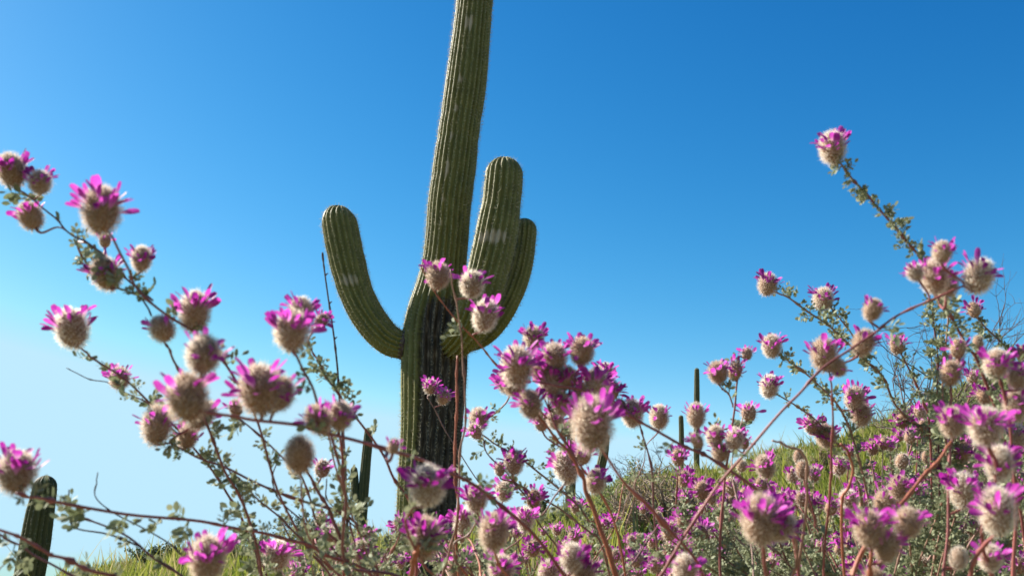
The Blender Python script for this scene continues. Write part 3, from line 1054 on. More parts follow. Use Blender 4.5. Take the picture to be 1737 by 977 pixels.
# ------------------------------------------------------------------ shrubs
class Shrub:
    def __init__(self, root, label):
        self.loc = np.array([root[0], root[1], float(terrain(root[0], root[1]))])
        self.o = empty('flowering_shrub', self.loc)
        tag(self.o, label, 'shrub', 'pink flowering shrubs')
        self.branches = []          # (world pts, radii, object)
        self.nleaf = 0
        self.npet = 0
        self.extra = []             # leaf matrices past the limit

    def branch(self, px, d0, d1, w0, w1, mat='stem_purple', leaf=0.0, to_root=True, name='branch', leafrange=(0.0, 1.0), wob=1.0, size=1.0, leafobj=True,
               leafm=None):
        """px from the base end to the tip; d0,d1 depths; w0,w1 thickness in photo pixels"""
        px = np.array(px, float)
        seg = np.r_[0, np.cumsum(np.linalg.norm(np.diff(px, axis=0), axis=1))]
        dd = d0 + (d1 - d0) * seg / seg[-1]
        w = np.array([P(x, y, d) for (x, y), d in zip(px, dd)])
        n_root = 0
        if to_root:
            tang = nrm(w[0] - w[1])
            m1 = w[0] + tang * .07 + (self.loc - w[0]) * .22
            off = rng.normal(0, .012, 3) * np.array([1, 1, 0])
            w = np.vstack([self.loc + off + [0, 0, -.02], self.loc * .85 + m1 * .15 + off + [0, 0, .03], m1, w])
            n_root = 3
        k = 6
        c = catmull(w, k)
        # small natural wandering
        n = len(c)
        amp = .00035 * wob
        ph = rng.uniform(0, 6.28, 6)
        u = np.linspace(0, n / k, n)
        env = np.ones(n); env[-3:] = 0
        c = c + env[:, None] * amp * np.stack([np.sin(u * 2.1 + ph[0]) + .5 * np.sin(u * 4.7 + ph[1]),
                                               np.sin(u * 1.7 + ph[2]) + .5 * np.sin(u * 5.1 + ph[3]),
                                               np.sin(u * 2.6 + ph[4]) + .5 * np.sin(u * 4.1 + ph[5])], -1)
        s = np.linspace(0, 1, n)
        vis = np.clip((np.arange(n) - n_root * k) / max(1, n - 1 - n_root * k), 0, 1)
        r0_ = .68 * w0 / 2 / FPX * d0; r1_ = .68 * w1 / 2 / FPX * d1
        rad = r0_ + (r1_ - r0_) * vis
        if n_root:
            below = np.clip(1 - np.arange(n) / (n_root * k), 0, 1)
            rad = rad * (1 + .3 * below)
        # nodes: slight swellings
        for q in rng.integers(2, n - 1, max(1, n // 6)):
            rad[q] *= rng.uniform(1.25, 1.75)
        v, f, t_ = tube_arrays(c - self.loc, rad, 7)
        o = link(name, build_mesh(name, v, [f, t_], M[mat], True), self.o)
        self.branches.append((c, rad, o, n_root * k))
        if leaf > 0:
            self.leaves(o, c[n_root * k:], rad[n_root * k:], leaf, leafrange, size, leafobj, leafm)
        return o

    def leaves(self, o, c, rad, dens, lr, size, leafobj=True, leafm=None):
        L_ = np.r_[0, np.cumsum(np.linalg.norm(np.diff(c, axis=0), axis=1))]
        tot = L_[-1]
        if tot <= 0:
            return
        t, n_, b_ = frames(c)
        pos = lr[0] * tot
        while pos < lr[1] * tot:
            pos += rng.uniform(.4, 1.6) * .0078 / dens
            if pos >= lr[1] * tot:
                break
            i = int(np.searchsorted(L_, pos)) - 1
            i = max(0, min(len(c) - 2, i))
            s = (pos - L_[i]) / (L_[i + 1] - L_[i] + 1e-9)
            p = c[i] * (1 - s) + c[i + 1] * s
            a = rng.uniform(0, 6.28)
            out = n_[i] * math.cos(a) + b_[i] * math.sin(a)
            d = nrm(out * .8 + t[i] * .5 + np.array([0, 0, .25]))
            sc = .0092 * size * rng.uniform(.65, 1.3)
            R3 = basis_from_axis(d, rng.uniform(0, 6.28))
            loc = p + out * rad[i] * .7
            k = int(rng.integers(0, len(LEAF)))
            if leafobj and self.nleaf < 300:
                me = LEAFM[k] if leafm is None else LEAFG[k % 3]
                lo = link('leaf_cluster', me, o)
                lo.matrix_local = mat4(R3, loc - self.loc, sc)
                self.nleaf += 1
            else:
                self.extra.append((k, R3 * sc, loc - self.loc))

    def nearest(self, p, wd=260):
        """branch point to carry a head whose base is at p"""
        best = None
        hx, hy = to_px(p); hd = depth(p)
        for bi, (c, rad, o, nr_) in enumerate(self.branches):
            if o.name.startswith('dry'):
                continue
            q = c[nr_:] - CAM
            d = q @ FWD
            x = CX + (q @ RGT) / d * FPX
            y = CY - (q @ UPV) / d * FPX
            dist = np.hypot(x - hx, y - hy) + np.abs(d - hd) / hd * wd
            above = np.clip(hy + 6 - y, 0, None)
            dist = dist + above * 1.2
            dist[-1] *= .55
            k = int(np.argmin(dist))
            if best is None or dist[k] < best[0]:
                best = (float(dist[k]), bi, nr_ + k)
        return best

    def head(self, x, y, w, tilt=None, npet=None, d=None, lean=None, hh=None, stalk='stem_red', bud=False):
        """x, y: centre of the woolly body in the photo; w: its width in pixels"""
        if d is None:
            d = .0132 * FPX / w
            nb = self.nearest(P(x, y + w * .5, d), 90)
            if nb and nb[0] < 70:
                d = min(max(depth(self.branches[nb[1]][0][nb[2]]), d * .5), d * 1.3)
        if tilt is None:
            tilt = rng.normal(0, 14)
        if lean is None:
            lean = rng.normal(6, 14)
        tl, le = R_(tilt), R_(lean)
        ax = nrm(UPV * math.cos(tl) + RGT * math.sin(tl) + FWD * -math.sin(le))
        size = .95 * w / FPX * d * rng.uniform(.93, 1.07)
        hgt = hh or rng.uniform(.90, 1.14)
        ctr = P(x, y, d)
        base_ = ctr - ax * size * .53 * hgt
        R3 = basis_from_axis(ax, rng.uniform(0, 6.28))
        big = w >= 34
        me = HEADS[int(rng.integers(0, 5))] if big else HEADS_SMALL[int(rng.integers(0, 4))]
        o = link('flower_head', me, self.o)
        m4 = mat4(R3, base_ - self.loc, np.array([size, size, size * hgt]))
        o.matrix_local = m4
        if npet is None:
            npet = int(rng.integers(10, 19))
        npet = int(round(npet * 1.9))
        if npet > 0:
            if w >= 34 and self.npet + npet <= 300:
                r0 = np.random.default_rng(int(x * 7 + y))
                for k, (loc, pax, th, sc, isb) in enumerate(petal_layout(r0, npet)):
                    m_ = BUDM[k % 3] if isb else PETM[k % 5]
                    po = link('petal', m_, o)
                    po.matrix_local = mat4(petal_R(pax, r0.normal(0, .45)), loc, sc)
                self.npet += npet
            else:
                k = 5 if npet < 17 else int(rng.integers(0, 5))
                po = link('petals', JP[k], o)
                po['kind'] = 'stuff'
        # stalk down to the nearest branch
        nb = self.nearest(base_)
        if nb and nb[0] > 75:
            if DEBUG:
                print('FAR', [round(q) for q in (x, y, w)], round(d, 2), round(nb[0]), [round(q) for q in to_px(self.branches[nb[1]][0][nb[2]])],
                      round(depth(self.branches[nb[1]][0][nb[2]]), 2))
            bx, by = to_px(base_)
            self.branch([(bx * .8 + 868 * .2 + rng.uniform(-20, 20), 1015), (bx * .95 + 868 * .05 + rng.uniform(-8, 8), by * .5 + 505), (bx, by + 4)], d * 1.1, d, 5, 3, 'stem_red', .4)
            nb = self.nearest(base_)
        if nb:
            c, rad, bo, nr_ = self.branches[nb[1]]
            i = nb[2]
            p0 = c[i]
            p3 = base_ + ax * size * .06
            ln = np.linalg.norm(p3 - p0)
            tg = nrm(c[min(i + 1, len(c) - 1)] - c[max(i - 1, 0)])
            p1 = p0 + tg * ln * .35
            p2 = p3 - ax * ln * .35
            s = np.linspace(0, 1, 10)[:, None]
            cc = (1 - s) ** 3 * p0 + 3 * (1 - s) ** 2 * s * p1 + 3 * (1 - s) * s * s * p2 + s ** 3 * p3
            r_a = min(rad[i] * .85, .0009)
            v, f, t_ = tube_arrays(cc - self.loc, np.linspace(r_a, .00055, 10), 6)
            so = link('stalk', build_mesh('stalk', v, [f, t_], M[stalk], True), o)
            so.matrix_parent_inverse = m4.inverted()
            if ln > .02:
                self.leaves(self.branches[nb[1]][2], cc[2:8], np.full(6, .0006), .8, (0, 1), .9)
        return o

    def finish(self):
        if not self.extra:
            return
        V, Q, T, cnt = [], [], [], 0
        for k, A3, loc in self.extra:
            v, q, t = LEAF[k]
            V.append(v @ A3.T + loc); Q.append(q + cnt); T.append(t + cnt); cnt += len(v)
        o = link('foliage', build_mesh('foliage', np.vstack(V), [np.vstack(Q), np.vstack(T)], M['leaf'], True), self.o)
        o['kind'] = 'stuff'


# ---- left shrub -----------------------------------------------------------------------------
SL = Shrub((-.10, .50), 'pink-flowered shrub at left, its stems arching up toward the upper left')
B = SL.branch
B([(446, 990), (429, 904), (400, 830), (379, 791), (353, 728), (325, 670), (300, 620), (286, 592), (277, 578)], .46, .36, 7, 5, 'stem_purple', .8, leafrange=(.0, .75))
B([(565, 990), (520, 925), (470, 830), (430, 700), (398, 640), (349, 580), (294, 540), (233, 490), (215, 455), (192, 405), (178, 385)], .46, .305, 6, 6, 'stem_purple', .5, leafrange=(.3, .85))
B([(260, 512), (222, 478), (180, 437), (150, 415), (115, 390), (85, 365), (45, 330), (25, 312)], .38, .38, 5, 4, 'stem_purple', .9, to_root=False)
B([(257, 537), (241, 508), (215, 494), (193, 489), (183, 485)], .36, .38, 5, 4, 'stem_purple', .6, to_root=False)
B([(455, 990), (425, 915), (405, 870), (371, 815), (334, 765), (265, 692), (220, 652), (172, 617), (136, 590)], .52, .40, 6, 5, 'stem_purple', 1.0)
B([(320, 755), (285, 718), (250, 685), (215, 665), (196, 655)], .46, .46, 4, 3, 'stem_purple', 1.0, to_root=False)
B([(196, 655), (176, 648), (140, 638), (113, 624)], .46, .46, 3, 2, 'twig', 0, to_root=False, name='dry_twig')
B([(645, 990), (603, 886), (510, 849), (463, 830), (397, 801), (340, 776), (290, 752)], .50, .40, 7, 5, 'stem_purple', .8)
B([(700, 990), (590, 960), (585, 850), (570, 760), (545, 700), (526, 653), (504, 606)], .42, .32, 8, 6, 'stem_purple', .35)
B([(705, 990), (699, 862), (673, 817), (652, 775), (613, 722), (574, 666), (553, 640), (537, 608), (524, 584)], .52, .46, 7, 4, 'stem_red', .3)
B([(590, 720), (574, 666), (553, 640), (537, 608)], .46, .45, 4, 4, 'stem_purple', 2.0, to_root=False)
B([(584, 990), (582, 900), (581, 851), (579, 746), (566, 700)], .48, .44, 8, 5, 'stem_red', .5)
B([(620, 990), (592, 880), (586, 800), (583, 720)], .50, .50, 4, 3, 'stem_purple', .6)
B([(640, 990), (568, 946), (526, 925), (484, 915), (416, 896), (340, 886), (210, 870), (113, 854), (63, 845), (28, 836)], .44, .285, 8, 7, 'stem_red', .55)
B([(63, 845), (45, 845), (30, 838)], .30, .30, 3, 3, 'stem_purple', 1.3, to_root=False, size=.8)
B([(330, 1000), (290, 965), (242, 930), (210, 907), (150, 880), (97, 857)], .38, .38, 7, 4, 'stem_purple', .5)
B([(242, 929), (184, 907), (126, 891), (117, 867), (117, 830)], .38, .38, 5, 3, 'twig', 0, to_root=False, name='dry_twig')
B([(310, 940), (297, 928), (237, 894), (184, 862), (162, 838), (166, 801)], .38, .38, 4, 2.5, 'twig', 0, to_root=False, name='dry_twig')
B([(300, 1020), (200, 979), (158, 967), (113, 951), (82, 936), (39, 915), (0, 899), (-70, 868)], .33, .28, 9, 7, 'stem_red', .35)
B([(230, 1030), (126, 976), (71, 949), (34, 925), (0, 907), (-60, 870)], .36, .34, 6, 5, 'stem_purple', .45)
B([(34, 935), (15, 950), (-10, 975)], .36, .36, 3, 3, 'woody', 0, to_root=False, name='dry_twig')
B([(590, 990), (563, 965), (500, 904), (482, 883), (432, 841), (400, 807), (383, 792)], .50, .45, 5, 4, 'stem_purple', .7)
B([(605, 990), (539, 904), (471, 846), (466, 833), (464, 807), (474, 773)], .50, .45, 4, 3, 'twig', 0, name='dry_twig')
B([(595, 990), (579, 930), (542, 888), (524, 844), (508, 804), (479, 773), (416, 720), (392, 706)], .48, .42, 6, 4, 'stem_purple', .35)
B([(618, 910), (603, 894), (574, 870), (555, 841), (554, 812)], .48, .46, 4, 3, 'twig', 0, to_root=False, name='dry_twig')
B([(592, 985), (575, 905), (560, 868), (535, 826), (515, 790)], .46, .42, 10, 6, 'stem_purple', .5)
B([(470, 1010), (445, 975), (430, 925), (420, 880), (414, 845), (400, 820)], .47, .45, 5, 3, 'stem_purple', 1.6)
B([(350, 1040), (352, 985)], .33, .32, 9, 8, 'stem_red', .3)
B([(475, 1010), (472, 965)], .5, .5, 5, 4, 'stem_red', .8)
B([(640, 1000), (618, 930), (596, 870), (572, 800), (556, 740), (540, 705)], .46, .42, 5, 4, 'stem_brown', .9)
for k in range(16):
    x0 = rng.uniform(420, 690); y0 = rng.uniform(850, 960)
    B([(x0 * .5 + 290 + rng.uniform(-30, 30), 1010), ((x0 * .7 + 175), y0 + 70), (x0, y0)], rng.uniform(.5, .7), rng.uniform(.5, .75), 5, 3,
      random.choice(['stem_purple', 'stem_brown', 'stem_red']), .6)
H = SL.head
H(20, 290, 52, -8, 13); H(68, 310, 45, 5, 14); H(52, 367, 44, -25, 12, d=.39)
H(172, 358, 74, 4, 15, lean=0); H(178, 408, 24, 0, 3); H(180, 465, 56, -20, 14); H(240, 440, 38, 10, 12)
H(122, 558, 60, -10, 16); H(203, 642, 36, 5, 14); H(266, 722, 54, 0, 7); H(318, 742, 38, 20, 6)
H(275, 558, 50, -30, 5); H(330, 530, 60, 4, 16); 
H(342, 705, 44, 40, 8)
H(495, 562, 70, 0, 16, lean=-6); H(510, 528, 48, 6, 18, d=.36); H(545, 545, 26, 40, 10)
H(547, 795, 32, 10, 3); H(400, 692, 30, -20, 6)
H(28, 802, 74, 3, 14); H(352, 948, 68, 0, 16, lean=0); H(470, 942, 48, 0, 18)
for (x, y, w) in ((560, 910, 32), (612, 935, 36), (575, 940, 30), (625, 905, 24), (655, 955, 30), (505, 970, 30), (545, 880, 22)):
    H(x, y, w)
SL.finish()

# tall dry stalk in front of the saguaro's left arm
rt = P(585, 1180, .62)
stalk = empty('dry_stalk', (rt[0], rt[1], float(terrain(rt[0], rt[1]))))
tag(stalk, 'tall thin dark stalk rising in front of the saguaro\'s left arm', 'stalk')
c = catmull(np.vstack([[stalk.location[0], stalk.location[1], stalk.location[2] - .02]] +
                      [P(x, y, .62)[None] for x, y in ((590, 985), (585, 800), (575, 665), (572, 620), (565, 560), (556, 500), (548, 440), (547, 428))]), 8)
rad = np.linspace(.0009, .0004, len(c))
rad[::9] *= 1.4
rad[-9:-2] *= 1.7
v, f, t_ = tube_arrays(c - np.array(stalk.location), rad, 6)
link('stem', build_mesh('stem', v, [f, t_], M['twig'], True), stalk)
for k in (20, 29, 38, 46, 52):
    p = c[k] - np.array(stalk.location)
    cc = np.array([p, p + [.0018 * (-1) ** k, 0, .0015]])
    v, f, t_ = tube_arrays(cc, [.0007, .0003], 5)
    link('bud', build_mesh('bud', v, [f, t_], M['twig'], True), stalk)

# ---- middle shrub ---------------------------------------------------------------------------
SM = Shrub((.06, .56), 'pink-flowered shrub in the middle, crossing in front of the saguaro trunk')
B = SM.branch
B([(975, 1000), (954, 973), (896, 895), (833, 844), (779, 808), (728, 786), (657, 762), (560, 735), (507, 724), (421, 708), (380, 705), (343, 698)], .40, .275, 9, 8, 'stem_red', .10)
B([(1065, 1000), (1040, 880), (985, 790), (940, 720), (900, 680), (852, 629), (835, 609), (806, 578), (775, 543), (734, 489), (713, 451)], .52, .52, 6, 3, 'stem_orange', .0)
B([(745, 1010), (762, 938), (770, 904), (778, 846), (781, 772), (788, 720), (788, 649), (786, 606), (779, 549), (772, 506), (764, 457)], .52, .5, 6, 3.5, 'stem_brown', .1)
B([(780, 1000), (776, 946), (774, 909), (776, 851), (772, 799), (774, 720), (774, 650), (776, 603)], .54, .56, 8, 5, 'stem_orange', 0)
B([(905, 1000), (850, 870), (818, 825), (778, 767), (750, 720), (740, 698), (725, 674)], .75, .8, 3, 2.5, 'stem_brown', 0)
B([(1060, 1020), (1046, 977), (1029, 929), (1012, 876), (995, 832), (986, 805), (966, 769), (942, 740), (913, 705)], .42, .42, 15, 6, 'stem_orange', .25, leafrange=(.4, 1))
B([(985, 805), (967, 761), (947, 734), (933, 700)], .42, .43, 5, 4, 'stem_red', .9, to_root=False)
B([(1055, 1000), (1017, 905), (1003, 886), (973, 852), (947, 827), (898, 788), (864, 767), (838, 750), (816, 736)], .68, .64, 6, 4, 'stem_brown', 1.5)
B([(1040, 1000), (1015, 915), (1003, 903), (961, 871), (925, 849), (874, 818)], .65, .62, 6, 4, 'stem_brown', .7)
B([(960, 1000), (950, 935), (912, 885), (900, 856), (874, 820), (857, 798), (840, 786), (825, 764), (820, 745)], .62, .62, 4, 3, 'stem_purple', .5)
B([(918, 873), (940, 845), (962, 813), (966, 779)], .55, .55, 4, 4, 'stem_purple', 0, to_root=False)
B([(695, 1010), (697, 985), (704, 945), (711, 922)], .36, .335, 14, 10, 'stem_orange', 0)
B([(760, 1010), (720, 960), (690, 880), (700, 862)], .38, .31, 7, 6, 'stem_red', .3)
B([(870, 1010), (850, 960), (836, 930)], .42, .37, 8, 6, 'stem_orange', .2)
B([(790, 1010), (770, 925), (795, 905), (812, 880)], .5, .5, 5, 4, 'stem_brown', .8)
B([(820, 1000), (812, 950), (798, 920), (780, 905)], .5, .56, 5, 3, 'stem_orange', 0)
B([(1075, 1000), (1050, 930), (1060, 860), (1090, 790), (1095, 760)], .6, .6, 3, 2, 'stem_brown', .3)
B([(1120, 1000), (1109, 850), (1107, 815), (1097, 760), (1085, 720)], .56, .56, 5, 4, 'stem_purple', .6)
B([(1062, 1000), (1062, 900), (1072, 860), (1080, 800)], .62, .62, 3, 2, 'stem_brown', 0)
B([(1000, 960), (1040, 900), (1058, 818)], .6, .62, 4, 3, 'stem_orange', 0, to_root=False)
B([(1200, 1000), (1180, 950), (1113, 875), (1060, 815), (1015, 757), (1008, 748)], .40, .31, 8, 6, 'stem_red', 0)
for k in range(16):
    x0 = rng.uniform(700, 1130); y0 = rng.uniform(855, 960)
    B([(x0 * .6 + 370 + rng.uniform(-30, 30), 1010), (x0 * .8 + 185, y0 + 60), (x0, y0)], rng.uniform(.5, .8), rng.uniform(.55, .85), 5, 3,
      random.choice(['stem_purple', 'stem_brown', 'stem_red', 'stem_orange']), .7)
H = SM.head
H(345, 602, 60, 10, 9); H(318, 675, 78, -4, 10, lean=-4); H(442, 662, 76, -4, 12); H(474, 668, 58, 18, 12); H(577, 706, 52, 10, 10); H(540, 712, 46, -25, 12); H(508, 772, 54, 0, 0, d=.33)
H(743, 468, 40, -5, 12, hh=1.0); H(801, 483, 45, 5, 7, hh=.98); H(823, 536, 46, 12, 9, hh=1.08)
H(730, 656, 28, 0, 9); H(752, 674, 28, 15, 10)
H(877, 622, 58, -4, 15); H(905, 574, 40, 0, 16); H(940, 607, 46, 0, 13); H(987, 597, 48, 5, 14); H(1010, 652, 46, 12, 17)
H(935, 652, 42, -10, 10); H(900, 686, 44, -10, 18); H(985, 672, 40, 0, 14); H(942, 712, 34, 0, 12); H(872, 650, 44, -20, 9)
H(858, 650, 36, -20, 12); H(918, 628, 36, 0, 14); H(962, 642, 38, 8, 14); H(1025, 634, 34, 15, 14); H(952, 684, 36, -8, 14); H(1038, 664, 32, 20, 12); H(975, 702, 32, 0, 12); H(918, 716, 28, -10, 12)
H(962, 728, 26, 20, 9); H(1005, 720, 72, 0, 9, lean=-5)
H(725, 824, 70, 3, 10, lean=0); H(720, 912, 58, 0, 20, lean=-4); H(838, 902, 54, 4, 10); H(808, 846, 44, 0, 12); H(785, 884, 34, 0, 16)
H(891, 881, 34, 0, 10); H(850, 965, 50, 0, 10); H(970, 946, 46, 0, 18); H(990, 972, 46, 10, 14); H(960, 792, 46, -20, 10); H(1010, 817, 38, 10, 13)
H(990, 772, 32, 0, 10); H(812, 712, 36, 0, 8); H(806, 732, 26, -30, 6); H(872, 785, 34, 5, 18); H(848, 796, 25, 0, 3); H(855, 833, 35, 5, 13); H(905, 846, 32, 10, 12)
H(978, 860, 24, 0, 14); H(1073, 702, 38, 0, 14); H(1118, 708, 38, 0, 8); H(668, 757, 24, 10, 2, d=.315); H(1052, 690, 26, -10, 5)
H(905, 930, 30); H(775, 960, 36); H(930, 970, 36); H(680, 890, 30); H(745, 900, 34); H(1080, 950, 25); H(1110, 960, 24)
SM.finish()

# ---- right front shrub ----------------------------------------------------------------------
SR = Shrub((.26, .50), 'pink-flowered shrub at right with large blurred heads and one long diagonal red stem')
B = SR.branch
B([(1360, 1000), (1340, 900), (1300, 840), (1236, 797), (1197, 773), (1157, 753), (1093, 721), (1059, 696), (1004, 670), (972, 658), (903, 646)], .40, .38, 9, 5, 'stem_red', .12)
B([(1105, 1010), (1120, 977), (1153, 922), (1200, 849), (1254, 780), (1338, 684), (1380, 642), (1434, 596), (1476, 569), (1521, 539), (1594, 500), (1632, 486)], .36, .36, 8, 5, 'stem_red', .10)
B([(1225, 1000), (1228, 830), (1236, 763), (1245, 706), (1250, 657), (1254, 605)], .56, .58, 7, 4, 'stem_red', .25)
B([(1243, 690), (1241, 677), (1228, 662), (1219, 652)], .57, .57, 4, 4, 'stem_brown', 2.5, to_root=False)
B([(1243, 730), (1250, 724), (1266, 715)], .57, .6, 5, 4, 'stem_brown', 1.5, to_root=False)
B([(1750, 1000), (1720, 800), (1690, 700), (1655, 610), (1641, 586), (1623, 556), (1604, 522), (1590, 485), (1562, 441), (1537, 406), (1502, 368), (1472, 333), (1446, 303), (1427, 279)],
  .46, .42, 8, 5, 'stem_red', 3.2, leafrange=(.15, 1), leafobj=True, size=.76)
B([(1400, 1000), (1407, 837), (1410, 800), (1412, 740), (1411, 668), (1407, 632)], .50, .44, 6, 4, 'stem_red', .15)
B([(1355, 1000), (1366, 876), (1369, 825), (1368, 784), (1356, 764), (1335, 755), (1310, 747)], .46, .42, 7, 5, 'stem_brown', 0, name='dry_twig')
B([(1436, 1000), (1430, 850), (1436, 830), (1446, 800), (1443, 772), (1426, 752)], .46, .44, 7, 6, 'stem_orange', 0, name='dry_twig')
B([(1440, 1010), (1480, 905), (1522, 860), (1566, 812), (1587, 783), (1614, 749)], .32, .35, 12, 7, 'stem_orange', 0)
B([(1600, 1010), (1606, 900), (1612, 780), (1612, 690), (1613, 655)], .40, .42, 7, 6, 'stem_red', .1)
B([(1690, 1010), (1668, 905), (1690, 800), (1676, 755)], .34, .31, 10, 7, 'stem_red', 0)
B([(1650, 1010), (1655, 940), (1690, 905)], .32, .30, 12, 8, 'stem_red', 0)
B([(1720, 1010), (1722, 850), (1712, 700), (1695, 640)], .38, .37, 9, 6, 'stem_red', .1)
B([(1475, 1020), (1478, 935)], .33, .32, 10, 8, 'stem_orange', 0)
B([(1310, 1020), (1300, 960), (1292, 915)], .33, .31, 10, 8, 'stem_red', 0)
B([(1340, 1020), (1350, 950), (1345, 905), (1310, 890)], .36, .33, 9, 6, 'stem_brown', 0)
B([(1170, 1030), (1162, 998)], .40, .39, 9, 8, 'stem_red', 0)
B([(1280, 1010), (1275, 930), (1262, 880), (1240, 800), (1262, 700)], .5, .58, 5, 3, 'stem_brown', .4)
H = SR.head
H(1412, 252, 50, -12, 14); H(1585, 470, 50, -8, 12, d=.37); H(1606, 482, 40, 0, 4, d=.39); H(1660, 469, 54, 22, 9, d=.36); H(1598, 428, 34, 5, 16); H(1552, 462, 34, -20, 10)
H(1398, 602, 46, -2, 11); H(1420, 622, 34, 150, 4); H(1465, 581, 42, 20, 10); H(1480, 526, 36, 15, 9)
H(1218, 632, 38, -14, 10); H(1247, 630, 32, 8, 12); H(1267, 600, 22, 0, 4); H(1270, 700, 32, 0, 8); H(1181, 705, 35, 0, 8, hh=1.15)
H(1213, 740, 36, 0, 9); H(1182, 747, 28, -30, 4); H(1246, 745, 34, 8, 12); H(1263, 752, 19, 0, 2); H(1222, 768, 34, 0, 10)
H(1615, 716, 48, -5, 10); H(1672, 724, 62, 4, 13, lean=0); H(1613, 634, 38, 0, 9, hh=1.12); H(1690, 617, 48, 0, 10); H(1625, 592, 32, -5, 2); H(1659, 582, 25, 0, 0)
H(1695, 786, 52, -8, 10); H(1634, 832, 52, -6, 14); H(1692, 868, 66, 0, 13, lean=-2, hh=1.15); H(1475, 897, 60, 0, 15); H(1540, 886, 48, 4, 6)
H(1505, 928, 46, 14, 10); H(1290, 882, 66, 0, 14, lean=0); H(1328, 895, 42, 30, 9); H(1626, 946, 34, 0, 0); H(1680, 946, 42, 0, 9); H(1727, 642, 38, 0, 9)
H(1722, 690, 44, -5, 12); H(1162, 966, 46, 0, 8); H(1480, 985, 40, 0, 8); H(1735, 600, 26)
SR.finish()

# ---- right back shrub: the dense silvery one ------------------------------------------------
SB = Shrub((.42, .86), 'dense silvery-leaved shrub with many small pink heads at lower right, behind the large heads')
B = SB.branch
B([(1625, 1000), (1600, 800), (1567, 728), (1547, 714), (1517, 684), (1498, 642), (1461, 603), (1430, 575), (1395, 545), (1345, 510), (1315, 495)], .72, .62, 7, 4, 'stem_brown', 2.2, leafrange=(.1, 1))
B([(1475, 618), (1462, 603), (1440, 560), (1408, 520)], .66, .65, 4, 4, 'stem_brown', 2.2, to_root=False)
B([(1500, 1000), (1470, 830), (1430, 700), (1405, 670), (1375, 640), (1320, 600)], .70, .65, 6, 4, 'stem_brown', 1.8)
B([(1482, 1000), (1450, 800), (1400, 730), (1372, 702), (1317, 668)], .74, .70, 5, 3.5, 'stem_brown', 1.3)
B([(1592, 1000), (1577, 728), (1574, 704), (1562, 670), (1540, 623), (1527, 597)], .70, .65, 6, 4, 'stem_red', 1.2)
B([(1605, 1000), (1592, 721), (1589, 647), (1589, 581), (1578, 508)], .66, .62, 6, 4, 'stem_purple', 4.0, leafrange=(.1, 1))
B([(1615, 1000), (1606, 760), (1600, 640), (1606, 560), (1608, 520)], .62, .6, 5, 4, 'stem_brown', 3.0, leafrange=(.1, 1))
B([(1780, 1000), (1790, 740), (1760, 660), (1727, 608), (1709, 591), (1677, 559), (1658, 538)], .75, .70, 6, 4, 'stem_brown', 2.6, leafrange=(.1, 1))
H = SB.head
for (x, y, w) in ((1302, 483, 38), (1396, 508, 36), (1309, 588, 36), (1305, 656, 36), (1521, 586, 30), (1652, 526, 28), (1450, 676, 36), (1461, 704, 38),
                  (1400, 739, 38), (1376, 722, 30), (1530, 714, 30), (1566, 726, 26), (1150, 776, 30)):
    H(x, y, w, tilt=rng.normal(-6, 10), npet=16, stalk='stem_brown')
def top_y(x):
    return np.interp(x, [1100, 1180, 1260, 1350, 1450, 1550, 1650, 1737], [860, 800, 770, 740, 705, 680, 640, 620])


tips = []
fixed = [(1298, 792, 36), (1258, 790, 24), (1362, 797, 30), (1345, 806, 24), (1292, 822, 24), (1425, 791, 28), (1360, 846, 28), (1440, 846, 36), (1410, 861, 30),
         (1383, 858, 28), (1190, 832, 30), (1160, 812, 28), (1205, 842, 26), (1242, 852, 26), (1264, 840, 24), (1160, 882, 32), (1225, 876, 24), (1190, 908, 32),
         (1525, 826, 38), (1500, 850, 36), (1630, 766, 36), (1600, 800, 34), (1530, 782, 28), (1500, 752, 24), (1650, 640, 26), (1670, 670, 32), (1560, 700, 24),
         (1180, 925, 26), (1445, 925, 28), (1355, 775, 22), (1480, 760, 24), (1545, 740, 26), (1725, 740, 36), (1605, 860, 26), (1580, 905, 24)]
tips += fixed
for k in range(120):
    x = 1080 + 680 * rng.uniform(0, 1) ** .8
    y = top_y(x) + 40 + (960 - top_y(x)) * rng.uniform(0, 1) ** .8
    tips.append((x, y, rng.uniform(17, 31)))
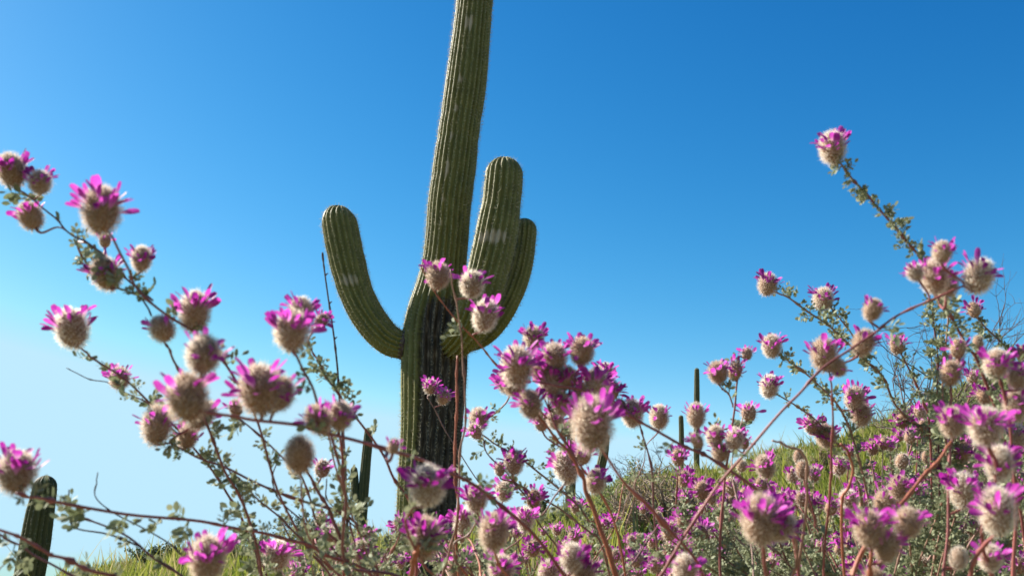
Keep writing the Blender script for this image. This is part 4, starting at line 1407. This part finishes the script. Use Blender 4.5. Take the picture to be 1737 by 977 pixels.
for k, (x, y, w) in enumerate(tips):
    d = .0132 * FPX / w
    d = min(max(d, .55), 1.15)
    xb = x * .55 + 1480 * .45 + rng.uniform(-40, 40)
    yb = y + w * .5
    mid = (x * .7 + xb * .3 + rng.uniform(-15, 15), y * .6 + 1010 * .4)
    leafy = rng.uniform(.8, 2.0) if (x > 1500 or y > 850) else .45
    SB.branch([(xb, 1010), mid, (x + rng.uniform(-4, 4), yb)], d * rng.uniform(.95, 1.1), d, 4.5, 3, random.choice(['stem_brown', 'stem_brown', 'stem_red', 'woody']), leafy,
              leafobj=(k < 12))
    SB.head(x, y, w, npet=int(rng.integers(8, 22)) if rng.random() > .12 else 0, d=d, stalk='stem_brown')
# leafy shoots without flowers
for k in range(130):
    x = rng.uniform(1150, 1790)
    y = top_y(x) + 30 + (985 - top_y(x)) * rng.uniform(0, 1)
    if x < 1530 and y < 860:
        continue
    d = rng.uniform(.6, 1.2)
    xb = x * .6 + 1480 * .4 + rng.uniform(-40, 40)
    SB.branch([(xb, 1010), (x * .75 + xb * .25, y * .6 + 1010 * .4), (x, y)], d * 1.05, d, 4, 2.2, random.choice(['stem_brown', 'woody', 'stem_purple']), 3.0, leafobj=False)
SB.finish()


# ---- farther shrubs: a carpet of small heads up the slope -----------------------------------
def far_shrub(root, label, n, xr, yr, dr, xbase, leafy):
    S = Shrub(root, label)
    for k in range(n):
        x = rng.uniform(*xr); y = rng.uniform(yr(x), 985)
        d = rng.uniform(*dr)
        w = .0132 * FPX / d * rng.uniform(.85, 1.15)
        xb = x * .6 + xbase * .4 + rng.uniform(-25, 25)
        S.branch([(xb, 1010), (x * .75 + xb * .25, y * .6 + 1010 * .4), (x + rng.uniform(-3, 3), y + w * .5)], d * 1.03, d, 3, 2,
                 random.choice(['stem_brown', 'stem_red', 'woody']), leafy, leafobj=(k < 20))
        S.head(x, y, w, npet=int(rng.integers(10, 20)) if rng.random() > .1 else 0, d=d, stalk='stem_brown')
    S.finish()


far_shrub((.60, 1.75), 'farther pink-flowered shrub with tiny heads spread over the foot of the right slope', 130, (1060, 1700),
          lambda x: np.interp(x, [1060, 1250, 1450, 1700], [870, 800, 790, 760]), (1.1, 1.9), 1400, .35)
far_shrub((.02, 1.45), 'low farther pink-flowered shrub with tiny heads in the bottom centre, behind the middle shrub', 46, (640, 1100),
          lambda x: 880, (1.0, 1.6), 880, .3)
